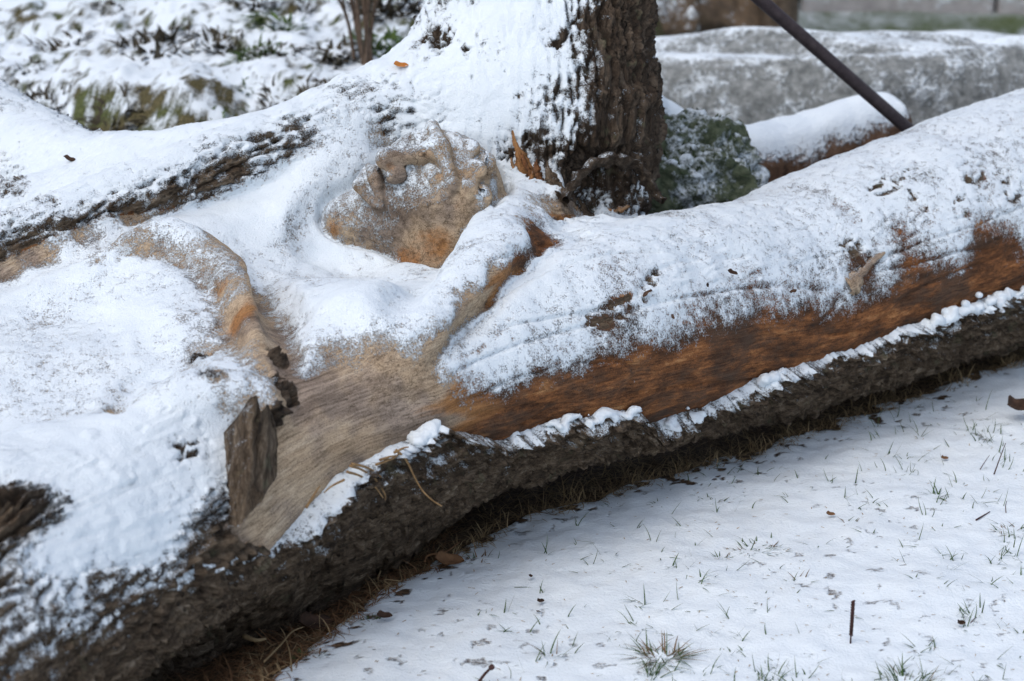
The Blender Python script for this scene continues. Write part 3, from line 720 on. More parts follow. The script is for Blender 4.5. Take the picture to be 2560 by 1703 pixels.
# ---- snow lying along the bark's upper edge: one lumpy strip for each stretch
def snow_strip(pa, pb, rad, label, dphi=0.0, out=.6):
    """lumps of settled snow run together along the edge, with gaps"""
    ua, ub = np.interp([pa, pb], np.array([q[0] for q in edge_px], float)[srt][::-1], eu[::-1])
    if ua > ub: ua, ub = ub, ua
    rg = np.random.default_rng(int(pa)); L_ = ub - ua; us = []
    u = ua
    while u < ub:
        gate = float(noise1(np.array([u]), 7.0, rad * 900 + pa * .013)[0])
        if gate > -.02: us.append(u)
        u += rg.uniform(.22, .6) * rad
    us = np.array(us); ph = edge_phi(us) + dphi + rg.normal(0, .035, len(us)); cc, dd, RR = skin(us, ph); th = np.interp(us, ug, thick)
    t = (us - ua) / L_; env = np.clip(np.minimum(t, 1 - t) * 9, .35, 1)
    r = rad * env * np.clip(.52 + .35 * noise1(us, 11, 4) + rg.normal(0, .16, len(us)), .28, 1.25)
    P = (cc + dd * (RR + th * rg.uniform(.15, 1.05, len(us)))).T + np.array((0, 0, 1.)) * (r * .15)[:, None]
    def f(p):
        d_ = np.full(p.shape[1], .05, F32)
        for c_, q in zip(P, r):
            i_ = np.flatnonzero((np.abs(p[0] - F32(c_[0])) < .04) & (np.abs(p[1] - F32(c_[1])) < .04))
            if not len(i_): continue
            x = p[0][i_] - F32(c_[0]); y = p[1][i_] - F32(c_[1]); z_ = (p[2][i_] - F32(c_[2])) * F32(1.35)
            d_[i_] = smin(d_[i_], np.sqrt(x * x + y * y + z_ * z_) - F32(q), .015)
        return d_
    Vs, Qs = polygonise(f, P.min(0) - .03, P.max(0) + .03, .0042)
    nr = vnormals(Vs, Qs); Vs = Vs + nr * (noise(Vs * 130) * .0022 + noise(Vs * 60) * .002)[:, None]
    return link('snow_strip', mesh_from('snow_strip', Vs, Qs), MAT_SNOW, None, label, 'snow', 'snow strips along the bark edge', 'stuff')
snow_strip(2620, 2055, .015, 'longest snow strip on the bark edge, at the right end of the trunk')
snow_strip(1975, 1825, .014, 'short snow strip on the bark just left of the longest strip', -.04)
snow_strip(1760, 1585, .012, 'snow strip on the bark edge beneath the orange wood, two thirds along', -.02)
snow_strip(1592, 1245, .011, 'thin snow strip on bark under the darkest rusty wood, mid trunk')
snow_strip(1400, 1300, .009, 'thin broken snow line on bark just below the mid-trunk strip', -.12, .95)
snow_strip(1195, 1125, .010, 'small snow patch on the dark bark right of the carved pale wood', -.16, .95)
snow_strip(1100, 765, .017, 'snow strip along the bark below the pale carved wood')
# ---- upright shard of bark on the branch stub
def slab_piece(name, cols, thick, label=None, rows=46, ncol=30, bulge=.03, seed=0.0, bark_amt=1.0, tone_v=0.0, snow_b=-.3, rel=.010, parent=None, mat=None):
    """cols: (px_top, py_top, Y_top, px_bottom, py_bottom, Y_bottom) across the piece"""
    cols = np.array(cols, float); sx = np.linspace(0, 1, ncol); ks = np.linspace(0, 1, len(cols))
    ci = np.stack([np.interp(sx, ks, cols[:, k]) for k in range(6)], 1)
    A = np.array([at(*q[:3]) for q in ci]); Bm = np.array([at(*q[3:]) for q in ci])
    tv_ = np.linspace(0, 1, rows); P = A[:, None] + (Bm - A)[:, None] * tv_[None, :, None]
    nrm = np.cross(Bm.mean(0) - A.mean(0), A[-1] - A[0]); nrm /= np.linalg.norm(nrm)
    if nrm[1] > 0: nrm = -nrm
    P = P + nrm * (bulge * np.sin(np.pi * sx) ** .7)[:, None, None]
    fl_ = P.reshape(-1, 3).astype(F32); lx = (A[-1] - A[0]) / np.linalg.norm(A[-1] - A[0]); ly = (Bm.mean(0) - A.mean(0)); ly /= np.linalg.norm(ly)
    gc = np.stack([fl_ @ ly, fl_ @ lx, fl_ @ nrm], 1).astype(F32)
    hh = bark_height(gc, 40 + seed, .2) - .5
    Fp = fl_ + nrm * (hh * rel)[:, None] + (fbm(fl_ * 40 + seed, 2) * .004)[:, None] * lx
    edge = np.minimum.outer(np.minimum(sx, 1 - sx), np.ones(rows)).ravel(); edge = np.minimum(edge, np.minimum(np.tile(tv_, ncol), 1))
    Bk = fl_ - nrm * (thick * np.clip(edge * 14 + .15, 0, 1))[:, None]
    n = ncol * rows; VV = np.concatenate([Fp, Bk]); ii = np.arange(n).reshape(ncol, rows)
    q1 = np.stack([ii[:-1, :-1], ii[:-1, 1:], ii[1:, 1:], ii[1:, :-1]], -1).reshape(-1, 4)
    loop = np.concatenate([ii[:, 0], ii[-1, 1:], ii[-2::-1, -1], ii[0, -2:0:-1]]); nx = np.roll(loop, -1)
    rim = np.stack([loop, nx, nx + n, loop + n], 1)
    QQ = np.concatenate([q1, q1[:, ::-1] + n, rim[:, ::-1]])
    me_n = vnormals(VV, QQ)
    if me_n[: n].mean(0) @ nrm < 0: QQ = QQ[:, ::-1]; me_n = -me_n
    gv = np.concatenate([gc, gc]); sn = (me_n @ SD) * .9 + snow_b + .25 * noise(VV.astype(F32) * 40)
    return add_part(name, VV, QQ, None, {'snow': (sn, 'FLOAT'), 'bark': (np.full(len(VV), bark_amt), 'FLOAT'), 'tone': (np.full(len(VV), tone_v), 'FLOAT'), 'grain': (gv, 'FLOAT_VECTOR')}, label, mat, parent)
ys = trace(SDF, 600, 1060)[0][1]; yb = trace(SDF, 600, 1290)[0][1]
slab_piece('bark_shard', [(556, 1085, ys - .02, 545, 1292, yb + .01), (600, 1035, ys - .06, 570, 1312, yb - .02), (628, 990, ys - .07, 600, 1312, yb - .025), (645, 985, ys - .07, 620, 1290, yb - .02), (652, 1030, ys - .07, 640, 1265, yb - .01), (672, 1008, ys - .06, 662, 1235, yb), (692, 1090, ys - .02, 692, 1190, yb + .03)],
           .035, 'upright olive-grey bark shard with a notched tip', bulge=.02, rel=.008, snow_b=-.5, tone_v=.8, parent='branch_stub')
# ---- hollow at the foot of the stem: curled dark bark lip and splinters
def lip_part():
    pts = [at(1415, 500, 4.27), at(1440, 445, 4.30), at(1490, 408, 4.33), at(1545, 400, 4.36), at(1595, 420, 4.38), at(1630, 465, 4.38), (at(1655, 505, 4.36))]
    sp = spline([(p, r) for p, r in zip(pts, (.013, .016, .018, .018, .016, .014, .010))], 10); n = len(sp); K = 14
    C_ = np.array([s_[0] for s_ in sp]); Rr = np.array([s_[1] for s_ in sp]); axd = np.gradient(C_, axis=0); axd /= np.linalg.norm(axd, axis=1)[:, None]
    vs = []
    sd_ = np.array((0, -1., 0)) - axd * axd[:, 1:2] * -1; sd_ = np.tile(np.array((0.15, -.9, .4)), (n, 1)); sd_ -= axd * (sd_ * axd).sum(1)[:, None]; sd_ /= np.linalg.norm(sd_, axis=1)[:, None]; o_ = np.cross(axd, sd_)
    for k in range(K):
        a = 2 * math.pi * k / K
        v = C_ + sd_ * (math.cos(a) * Rr * 1.5)[:, None] + o_ * (math.sin(a) * Rr * .55)[:, None]
        v = v + (noise(v.astype(F32) * 45) * .014)[:, None] * o_ + (noise(v.astype(F32) * 90) * .009)[:, None] * sd_; vs.append(v)
    VV = np.stack(vs, 1).reshape(-1, 3).astype(F32); ii = np.arange(n * K).reshape(n, K); jj = np.roll(ii, -1, 1)
    QQ = np.stack([ii[:-1], jj[:-1], jj[1:], ii[1:]], -1).reshape(-1, 4); nn = vnormals(VV, QQ)
    if (nn * (VV - np.repeat(C_, K, 0))).sum() < 0: QQ = QQ[:, ::-1]; nn = -nn
    gv = np.stack([np.repeat(np.arange(n) * .01, K), VV[:, 0], VV[:, 2]], 1)
    add_part('hollow_lip', VV, QQ, None, {'snow': (nn @ SD * .8 - .35 + .3 * noise(VV * 50), 'FLOAT'), 'bark': (np.ones(len(VV)), 'FLOAT'), 'tone': (np.zeros(len(VV)), 'FLOAT'), 'grain': (gv, 'FLOAT_VECTOR')}, 'curled dark bark lip round the hollow at the stem foot', None, 'rising_stem')
lip_part()
def shard(p0, p1, w, label=None, tone_v=.6, bark_amt=0.0, snow_b=-.45, seed=1.0):
    """a torn splinter of wood from p0 (base) to p1 (tip)"""
    p0, p1 = np.array(p0), np.array(p1); ax_ = p1 - p0; L_ = np.linalg.norm(ax_); ax_ = ax_ / L_
    s_ = np.cross(ax_, (0, -1, .2)); s_ /= np.linalg.norm(s_); t_ = np.cross(s_, ax_); n, K = 22, 8; rr = np.random.default_rng(int(seed * 100)); vs = []
    for i_ in range(n):
        t = i_ / (n - 1); ww = w * (1 - t) ** .7 * (1 + .35 * math.sin(7 * t + seed * 5)) * .5 + .0012; off = math.sin(4 * t + seed) * w * .25
        for k in range(K):
            a = 2 * math.pi * k / K + .3; rad = ww * (1 + .25 * rr.normal())
            vs.append(p0 + ax_ * (t * L_ + rr.normal() * .002) + s_ * (math.cos(a) * rad + off) + t_ * math.sin(a) * rad * .45)
    VV = np.array(vs, F32); ii = np.arange(n * K).reshape(n, K); jj = np.roll(ii, -1, 1); QQ = np.stack([ii[:-1], jj[:-1], jj[1:], ii[1:]], -1).reshape(-1, 4)
    nn = vnormals(VV, QQ)
    if (nn * (VV - np.repeat(VV.reshape(n, K, 3).mean(1), K, 0))).sum() < 0: QQ = QQ[:, ::-1]; nn = -nn
    gv = np.stack([(VV - p0) @ ax_, (VV - p0) @ s_, (VV - p0) @ t_], 1)
    add_part('splinter', VV, QQ, None, {'snow': (nn @ SD * .8 + snow_b, 'FLOAT'), 'bark': (np.full(len(VV), bark_amt), 'FLOAT'), 'tone': (np.full(len(VV), tone_v), 'FLOAT'), 'grain': (gv, 'FLOAT_VECTOR')}, label, None, 'rising_stem')
for k, (ax0, ay0, ax1, ay1, w, tn, bk) in enumerate([(1318, 455, 1288, 325, .026, .45, 0), (1340, 462, 1312, 385, .024, .75, 0), (1352, 465, 1345, 400, .022, .8, .2), (1400, 478, 1370, 405, .030, .9, .8), (1300, 440, 1278, 395, .016, .3, 0), (1330, 470, 1333, 425, .014, .6, 0), (1435, 525, 1335, 460, .030, .3, 0), (1490, 545, 1440, 500, .022, .9, .8), (1508, 540, 1568, 508, .024, .35, 0), (1290, 400, 1268, 372, .014, .9, .7), (1420, 520, 1385, 480, .02, .9, .9)]):
    y0 = trace(SDF, ax0, ay0)[0][1]; y1 = min(trace(SDF, ax1, ay1)[0][1], y0 + .12) - .02
    shard(at(ax0, ay0 + 8, y0 + .005), at(ax1, ay1, y1), w, None, tn, bk, seed=1 + k * .37)
p0_, _ = trace(SDF, 2112, 716); p1_, _ = trace(SDF, 2214, 642)
shard(p0_ + np.array((0, 0, .004)), p1_ + np.array((0, -.01, .006)), .034, 'pale torn wood splinter on the side of the trunk', .0, 0.0, -.3, 7.7)
# torn fibres and thin roots hanging from the bark edge
MAT_FIBRE = plain('dry_bast_fibre', (.15, .085, .035), (.36, .23, .11), 60)
def fibre(pp, r, mat=None, flat=1.0):
    mb = MB(); sp = spline([(at(*q), r * (1 - .6 * i_ / (len(pp) - 1))) for i_, q in enumerate(pp)], 6)
    mb.tube([s_[0] for s_ in sp], [s_[1] for s_ in sp], 6); o = link('bark_fibre', mb.mesh('bark_fibre'), mat or MAT_FIBRE); o.parent = PART['trunk']; return o
def yf(px, py): return trace(SDF, px, py)[0][1] - .05
for pp in ([(875, 1165), (905, 1175), (940, 1200), (962, 1235), (963, 1250)], [(868, 1180), (900, 1190), (935, 1215), (958, 1245)], [(880, 1160), (920, 1170), (955, 1195), (960, 1210)], [(860, 1200), (830, 1215), (810, 1232)],
           [(985, 1132), (1010, 1120), (1022, 1118)], [(990, 1125), (1015, 1150), (1035, 1190), (1055, 1225), (1080, 1250), (1105, 1266)], [(940, 1162), (985, 1145), (1000, 1130)], [(950, 1150), (975, 1142), (995, 1140)], [(765, 1270), (790, 1230), (800, 1215)]):
    fibre([(a_, b_, yf(min(a_, 1000), min(b_, 1190))) for a_, b_ in pp], .0026)
print('bark', round(time.time() - T0, 1))
# ------------------------------------------------------------------ ground: one sheet from the lawn's edge to the horizon
fr_px = [(-400, 2400), (250, 2080), (480, 1850), (650, 1703), (780, 1605), (890, 1520), (965, 1460), (1060, 1400), (1180, 1345), (1300, 1292), (1400, 1262), (1600, 1200), (1900, 1115), (2200, 1005), (2560, 900), (2900, 805)]
FR = np.array([ground_at(*q) for q in fr_px])
def litter_dist(x, y):
    """metres behind (+) the line where the snow of the lawn stops short of the trunk"""
    return (y - np.interp(x, FR[:, 0], FR[:, 1], left=FR[0, 1], right=FR[-1, 1] + 0 * 1)) * .75
def bank_height(x, y):
    w = 1 - sstep(-.05, .55, x - .10 * (y - 6))
    edge = 5.72 + .10 * np.sin(x * 3.1 + 1) + .05 * np.sin(x * 7.7)
    h = .50 * sstep(edge, edge + .62, y) + .05 * sstep(edge + .4, edge + 1.0, y) + np.clip(y - edge - .95, 0, 6) * .30
    return h * w
def ground_height(x, y):
    p = np.stack([x, y, np.zeros_like(x)], 1).astype(F32)
    far = sstep(8, 25, y)
    z = (.013 * noise(p * 2.3) + .007 * noise(p * 7.0 + 3) + .0035 * noise(p * 24)) * (1 - .5 * far)
    ld = litter_dist(x, y); bare = sstep(-.02, .02, ld + .03 * noise(p * 9)) * (1 - sstep(.9, 1.1, ld))
    z = z - .016 * bare - .03 * sstep(.05, .35, ld) * (1 - sstep(.8, 1.1, ld))
    b = bank_height(x, y); z = z + b + sstep(.02, .2, b) * (.05 * noise(p * 4.0) + .022 * noise(p * 11.0) + .010 * noise(p * 26.0))
    return z
def axis_ticks(dense_lo, dense_hi, step, lo, hi):
    a = list(np.arange(dense_lo, dense_hi, step)); s_ = step; v = dense_lo
    left = []
    while v > lo: s_ *= 1.16; v -= s_; left.append(v)
    s_ = step; v = a[-1]; right = []
    while v < hi: s_ *= 1.16; v += s_; right.append(v)
    return np.array(left[::-1] + a + right)
gx = axis_ticks(-1.75, 2.1, .0095, -320, 320)
gy = np.concatenate([axis_ticks(2.95, 5.0, .0085, -20, 2.96)[:-1], np.arange(5.0, 8.0, .02), 8.0 + np.cumsum(.02 * 1.07 ** np.arange(105))])
gy = np.unique(np.round(gy, 5))
GX, GY = np.meshgrid(gx, gy, indexing='ij'); gxf, gyf = GX.ravel(), GY.ravel()
gz = ground_height(gxf, gyf); gp = np.stack([gxf, gyf, gz], 1).astype(F32)
ii = np.arange(len(gxf)).reshape(GX.shape); gq = np.stack([ii[:-1, :-1], ii[1:, :-1], ii[1:, 1:], ii[:-1, 1:]], -1).reshape(-1, 4)
gn = vnormals(gp, gq); GZ = gz.reshape(GX.shape)
import bisect
GXL, GYL = gx.tolist(), gy.tolist()
def ground_z(x, y):
    i_ = min(max(bisect.bisect(GXL, x) - 1, 0), len(GXL) - 2); j = min(max(bisect.bisect(GYL, y) - 1, 0), len(GYL) - 2)
    a = (x - GXL[i_]) / (GXL[i_ + 1] - GXL[i_]); b = (y - GYL[j]) / (GYL[j + 1] - GYL[j])
    return float((GZ[i_, j] * (1 - a) + GZ[i_ + 1, j] * a) * (1 - b) + (GZ[i_, j + 1] * (1 - a) + GZ[i_ + 1, j + 1] * a) * b)
ld = litter_dist(gxf, gyf); nz1 = noise(gp * 9); nz2 = noise(gp * 28 + 7); nz3 = noise(gp * 75)
gs = 1.0 - sstep(-.035, .03, ld + .05 * nz1 + .03 * nz2) * 1.5 * (1 - sstep(1.0, 1.3, ld))
gs -= .9 * sstep(-.16, -.02, ld + .04 * nz1) * sstep(.18, .5, nz2 + .5 * nz3) * (ld < .3)                     # litter showing through near the trunk
gs -= .5 * sstep(.30, .55, nz2 + .6 * nz3) * sstep(0, .4, noise(gp * 2.2 + 9) + .15)
bk = bank_height(gxf, gyf); bw = sstep(.01, .08, bk)
gs = gs * (1 - bw) + bw * ((gn[:, 2] - .72) * 1.5 + .50 + .45 * nz1 + .55 * nz2 + .4 * nz3 + .12 * noise(gp * 3.3)).clip(.02, 1.4)
farl = sstep(6.5, 8.5, gyf) * (1 - bw)
gs = gs * (1 - farl) + farl * (.38 + .30 * noise(gp * np.array((.7, 2.2, 1), F32)) + .25 * nz1)
turf = np.maximum(farl, bw * (.35 + .45 * sstep(-.2, .3, noise(gp * 9.0 + 21))))
gm = mesh_from('ground', gp, gq); set_attr(gm, 'snow', np.clip(gs, -.5, 1.3)); set_attr(gm, 'turf', turf)
def ground_material():
    g = G('snow_over_litter_and_turf', .85, .1); p = g.obj()
    n1_ = g.noise(p, 120, 5, .7); n2_ = g.noise(p, 22, 4, .6)
    lit = g.ramp(n1_, [(.32, (.035, .025, .018)), (.52, (.10, .066, .042)), (.70, (.22, .14, .085))])
    grn = g.ramp(n1_, [(.3, (.02, .026, .012)), (.52, (.085, .115, .04)), (.75, (.19, .21, .10))])
    und = g.mix(g.attr('turf'), lit, grn)
    col, f, gr = snow_cover(g, und, g.attr('snow'), p, 150, .30)
    g.color(col)
    g.normal(g.bump(g.math('ADD', g.math('MULTIPLY', gr, .6), f), .009, .75, g.bump(n2_, .015, .25)))
    return g.m
GROUND = link('ground', gm, ground_material(), kind='structure')
print('ground', len(gp), round(time.time() - T0, 1))

# ---- dead grass, roots and litter along the trunk's foot
MAT_STRAW = plain('dead_grass_straw', (.18, .115, .055), (.46, .34, .19), 25)
MAT_DARKSTRAW = plain('wet_dead_grass', (.07, .045, .026), (.24, .16, .09), 25)
MAT_GREEN = plain('green_grass', (.030, .065, .022), (.085, .14, .05), 18)
MAT_LEAF = plain('dry_leaf', (.11, .055, .028), (.30, .165, .08), 30)
MAT_TWIG = plain('dark_twig', (.03, .016, .014), (.10, .05, .045), 60)
rnd = random.Random(11)
def scatter(n, lo, hi, mat, name, lens, wid, lift, label, cat, xr=(-.75, 1.5), clump=0.0):
    mb = MB(); cl = [rnd.uniform(*xr) for _ in range(70)]
    for _ in range(n):
        x = rnd.uniform(*xr) if rnd.random() > clump else rnd.choice(cl) + rnd.gauss(0, .015)
        y0 = float(np.interp(x, FR[:, 0], FR[:, 1])); y = y0 + rnd.uniform(lo, hi) / .75
        a = rnd.uniform(0, 2 * math.pi); el = abs(rnd.gauss(0, lift))
        d = (math.cos(a) * math.cos(el), math.sin(a) * math.cos(el), math.sin(el)); L_ = rnd.uniform(*lens)
        mb.blade((x, y, ground_z(x, y) + .002), d, L_, rnd.uniform(*wid), (rnd.gauss(0, .5), rnd.gauss(0, .5), -el * .9 + rnd.gauss(0, .15)), 3)
    return link(name, mb.mesh(name), mat, None, label, cat, None, 'stuff')
scatter(5200, -.02, .55, MAT_DARKSTRAW, 'wet_litter', (.015, .06), (.0012, .0035), .25, 'dark wet grass litter in the shelter under the trunk', 'litter')
scatter(2600, -.05, .14, MAT_STRAW, 'dead_grass', (.012, .05), (.0009, .0024), .45, 'straw-coloured dead grass along the foot of the trunk', 'dead grass', clump=.75)
scatter(4200, -.06, .35, MAT_LEAF, 'needle_litter', (.015, .06), (.001, .003), .3, 'reddish brown litter at the near end of the trunk foot', 'litter', xr=(-.72, -.12))
scatter(1700, -.05, .06, MAT_STRAW, 'straw_fringe', (.015, .055), (.0009, .0022), .8, 'fringe of upright straw where the lawn snow stops', 'dead grass', clump=.6)
# ---- green blades pushing up through the snow
def lawn_blades(n):
    mb = MB(); k = 0
    cl = [(rnd.uniform(1250, 2650), rnd.uniform(1050, 1740), rnd.uniform(15, 75)) for _ in range(55)]
    while k < n:
        px, py = rnd.uniform(1150, 2700), rnd.uniform(1000, 1760)
        if rnd.random() < .6: q_ = rnd.choice(cl); px, py = rnd.gauss(q_[0], q_[2]), rnd.gauss(q_[1], q_[2] * .45)
        if rnd.random() > .25 + .75 * sstep(1250, 1900, np.array(px)): continue
        g0 = ground_at(px, py); x, y = g0[0], g0[1]
        if litter_dist(np.array(x), np.array(y)) > -.05: continue
        k += 1; m_ = rnd.choice((1, 1, 1, 2, 3))
        for _ in range(m_):
            a = rnd.uniform(0, 2 * math.pi); el = rnd.uniform(.1, 1.25); xx, yy = x + rnd.gauss(0, .006), y + rnd.gauss(0, .006)
            d = (math.cos(a) * math.cos(el), math.sin(a) * math.cos(el), math.sin(el))
            mb.blade((xx, yy, ground_z(xx, yy) - .003), d, rnd.uniform(.010, .045) * (1.3 if rnd.random() < .2 else 1), rnd.uniform(.0013, .0028), (rnd.gauss(0, .35), rnd.gauss(0, .35), -.3), 4)
    return link('lawn_grass', mb.mesh('lawn_grass'), MAT_GREEN, None, 'sparse short green blades poking through the snowy lawn', 'grass', None, 'stuff')
lawn_blades(560)
mb = MB()
for _ in range(420):                                     # specks of straw and dirt on the snow
    px, py = rnd.uniform(900, 2600), rnd.uniform(950, 1720); g0 = ground_at(px, py)
    if litter_dist(np.array(g0[0]), np.array(g0[1])) > -.03: continue
    a = rnd.uniform(0, 6.28); mb.blade((g0[0], g0[1], ground_z(g0[0], g0[1]) + .001), (math.cos(a), math.sin(a), rnd.uniform(0, .3)), rnd.uniform(.004, .014), rnd.uniform(.001, .0022), (0, 0, -.2), 2)
link('straw_specks', mb.mesh('straw_specks'), MAT_STRAW, None, 'tiny straw specks strewn over the snowy lawn', 'litter', None, 'stuff')
def on_ground(px, py):
    g0 = ground_at(px, py); return np.array((g0[0], g0[1], ground_z(g0[0], g0[1])))
def tuft(px, py, n, hgt, spread, label, brown=.25, flat=.0, group='grass tufts in the snow'):
    c0 = on_ground(px, py); root = empty('grass_tuft', tuple(c0), label, 'grass tuft', group)
    for nm, mat, cnt in (('green_blades', MAT_GREEN, n - max(3, int(n * brown))), ('dead_blades', MAT_DARKSTRAW, max(3, int(n * brown)))):
        mb = MB()
        for _ in range(cnt):
            a = rnd.uniform(0, 6.283); r = spread * math.sqrt(rnd.random()); el = rnd.uniform(.35, 1.35) * (1 - flat)
            x, y = c0[0] + math.cos(a) * r, c0[1] + math.sin(a) * r * .7
            a2 = a + rnd.gauss(0, .7)
            mb.blade((x - c0[0], y - c0[1], ground_z(x, y) - .004 - c0[2]), (math.cos(a2) * math.cos(el), math.sin(a2) * math.cos(el), math.sin(el)), hgt * rnd.uniform(.35, 1), rnd.uniform(.0016, .003), (math.cos(a2) * .5, math.sin(a2) * .5, -.75 * rnd.random()), 5)
        o = link(nm, mb.mesh(nm), mat, kind='stuff'); o.parent = root
for px, py, n, hgt, sp, lb, br, fl_ in [
    (1655, 1640, 110, .075, .032, 'largest green and straw grass tuft, low in the snowy lawn', .45, .35),
    (1385, 1632, 11, .055, .014, 'upright green tuft ringed by snow, left of the largest tuft', .1, 0),
    (1895, 1372, 110, .028, .050, 'wide low green grass patch in the middle of the lawn', .25, .3),
    (2270, 1700, 60, .055, .035, 'green tuft cut by the bottom edge of the picture', .15, 0),
    (1785, 1255, 22, .028, .022, 'small green and tan tuft near the trunk, upper lawn', .4, .4),
    (1648, 1268, 12, .022, .014, 'tiny green tuft closest to the dead grass, mid lawn', .2, .3),
    (1535, 1270, 12, .024, .012, 'tiny tuft at the snow edge below the bark, left of mid lawn', .4, .2),
    (2125, 1312, 16, .03, .018, 'small flattened tan and green tuft on the right lawn', .5, .5),
    (2340, 1238, 16, .05, .016, 'green tuft with a dark base below the curled leaf', .15, 0),
    (2540, 1325, 60, .035, .04, 'tan and green patch at the right edge of the lawn', .45, .3),
    (1800, 1395, 16, .026, .016, 'small tuft just left of the wide low grass patch', .4, .2),
    (1545, 1420, 30, .025, .035, 'sparse tan-tipped patch left of the wide green patch', .5, .4),
    (1890, 1500, 30, .024, .035, 'sparse flattened patch above the seed stalk', .4, .5),
    (1195, 1395, 40, .03, .022, 'brown clump of grass sticking out of the snow edge', .75, .1),
    (930, 1560, 46, .022, .022, 'olive mossy clump in the litter near the trunk end', .5, .2),
    (770, 1640, 46, .026, .03, 'pale green clump at the lower litter edge', .3, .2),
    (2000, 1452, 9, .03, .02, 'thin group of green blades right of the wide patch', .1, .1)]:
    tuft(px, py, n, hgt, sp, lb, br, fl_)
# dry tufts and thin curled roots in the dark strip
def stalk(name, pts, r, mat, label, cat, group=None, n=5):
    mb = MB(); c0 = np.array(pts[0]); sp = spline([(np.array(p) - c0, r * (1 - .55 * i_ / max(1, len(pts) - 1))) for i_, p in enumerate(pts)], 6)
    mb.tube([s_[0] for s_ in sp], [s_[1] for s_ in sp], n); o = link(name, mb.mesh(name), mat, None, label, cat, group); o.location = tuple(c0); return o
def lift(px, py, dy): p = on_ground(px, py); return at(px, py - dy, p[1])
for k, (px, py, n, hgt) in enumerate([(1345, 1262, 9, .06), (1430, 1255, 10, .075), (1270, 1285, 8, .05), (1720, 1165, 16, .05), (1900, 1118, 34, .055), (2080, 1060, 24, .04), (2180, 1020, 26, .05), (2400, 960, 26, .06), (2530, 925, 24, .06), (1150, 1370, 22, .04), (1620, 1185, 20, .045)]):
    c0 = on_ground(px, py); mb = MB()
    for _ in range(n):
        a = rnd.uniform(0, 6.28); el = rnd.uniform(.3, 1.45); x, y = rnd.gauss(0, .018), rnd.gauss(0, .012)
        mb.blade((x, y, -.004), (math.cos(a) * math.cos(el), math.sin(a) * math.cos(el), math.sin(el)), hgt * rnd.uniform(.4, 1.1), rnd.uniform(.0014, .0028), (rnd.gauss(0, .4), rnd.gauss(0, .4), -.5 * rnd.random()), 4)
    words = ['thin dry stalks below the bark, just left of mid picture', 'tall pale dry stalks standing before the dark gap, mid picture', 'few dry stalks low at the snow edge, left of the pale tall ones', 'dry grass tuft under the snow strip two thirds along', 'thick straw tuft fanned out below the second bark snow strip', 'small straw tuft right of the fanned one', 'bushy straw tuft midway along the right foot of the trunk', 'straw tuft under the right part of the longest snow strip', 'straw tuft at the far right foot of the trunk', 'brown clipped tuft beside the brown grass clump', 'low straw tuft left of the fanned one']
    o = link('straw_tuft', mb.mesh('straw_tuft'), MAT_STRAW, None, words[k], 'straw tuft', 'straw tufts along the trunk'); o.location = tuple(c0)
for k, (pp, r) in enumerate([([(842, 1400, 30), (850, 1385, 35), (880, 1372, 40), (915, 1390, 40), (945, 1415, 20)], .0022), ([(945, 1445, 0), (955, 1420, 10), (950, 1400, 30)], .0022), ([(780, 1395, 30), (790, 1430, 15), (810, 1455, 0)], .0022), ([(1062, 1405, 0), (1070, 1395, 6), (1115, 1385, 6), (1150, 1362, 8)], .003), ([(660, 1660, 5), (700, 1620, 6), (730, 1590, 10), (760, 1570, 3)], .0022), ([(610, 1590, 0), (640, 1605, 4), (665, 1600, 3)], .005), ([(730, 1690, 0), (725, 1650, 15), (712, 1610, 20)], .0018), ([(985, 1470, 2), (960, 1462, 12), (1000, 1460, 8)], .0018)]):
    words = ['pale root arching over the dark hollow under the trunk', 'short upright pale root end beside the arching root', 'thin root curling down left of the arching root', 'brown curled leaf stem lying at the litter edge', 'long thin twig slanting through the lower litter', 'thick pale chip of root in the reddish litter', 'upright wiry stem at the bottom of the litter', 'greenish curled grass stem at the snow edge']
    stalk('root_strand', [lift(a_, b_, c_) for a_, b_, c_ in pp], r, MAT_STRAW if k != 3 else MAT_LEAF, words[k], 'root', 'loose roots and stems in the litter')
# fallen leaves
def leaf(pos, size, rot, label, mat=None, curl=.6, narrow=.55, cat='leaf'):
    n, m_ = 9, 7; vs = []; fs = []
    for i_ in range(n):
        t = i_ / (n - 1); w = math.sin(math.pi * t ** .8) ** .8 * narrow * size * (1 + .18 * math.sin(9 * t)) * .5
        for j in range(m_):
            s_ = -1 + 2 * j / (m_ - 1)
            vs.append(((t - .5) * size, s_ * w, curl * (s_ * s_ * w * .9 + (t - .5) ** 2 * size * .7) + .04 * size * math.sin(5 * t + 3 * s_)))
    for i_ in range(n - 1):
        for j in range(m_ - 1): a = i_ * m_ + j; fs.append((a, a + 1, a + m_ + 1, a + m_))
    top = len(vs); vs += [(x, y, z - .012 * size) for x, y, z in vs]; fs += [tuple(reversed([q + top for q in f])) for f in fs]
    ring = [j for j in range(m_)] + [i_ * m_ + m_ - 1 for i_ in range(1, n)] + [(n - 1) * m_ + j for j in range(m_ - 2, -1, -1)] + [i_ * m_ for i_ in range(n - 2, 0, -1)]
    for a, b in zip(ring, ring[1:] + ring[:1]): fs.append((b, a, a + top, b + top))
    me = bpy.data.meshes.new('fallen_leaf'); me.from_pydata(vs, [], fs); me.update(); me.polygons.foreach_set('use_smooth', np.ones(len(me.polygons), bool))
    o = link('fallen_leaf', me, mat or MAT_LEAF, None, label, cat, 'fallen leaves'); o.location = tuple(pos); o.rotation_euler = rot; return o
MAT_ORANGE = plain('orange_leaf', (.42, .15, .03), (.60, .25, .06), 50)
MAT_DLEAF = plain('dark_leaf', (.025, .015, .010), (.10, .055, .035), 50)
def on_wood(px, py, up=.012): p, n = trace(SDF, px, py); return p + n * up, n
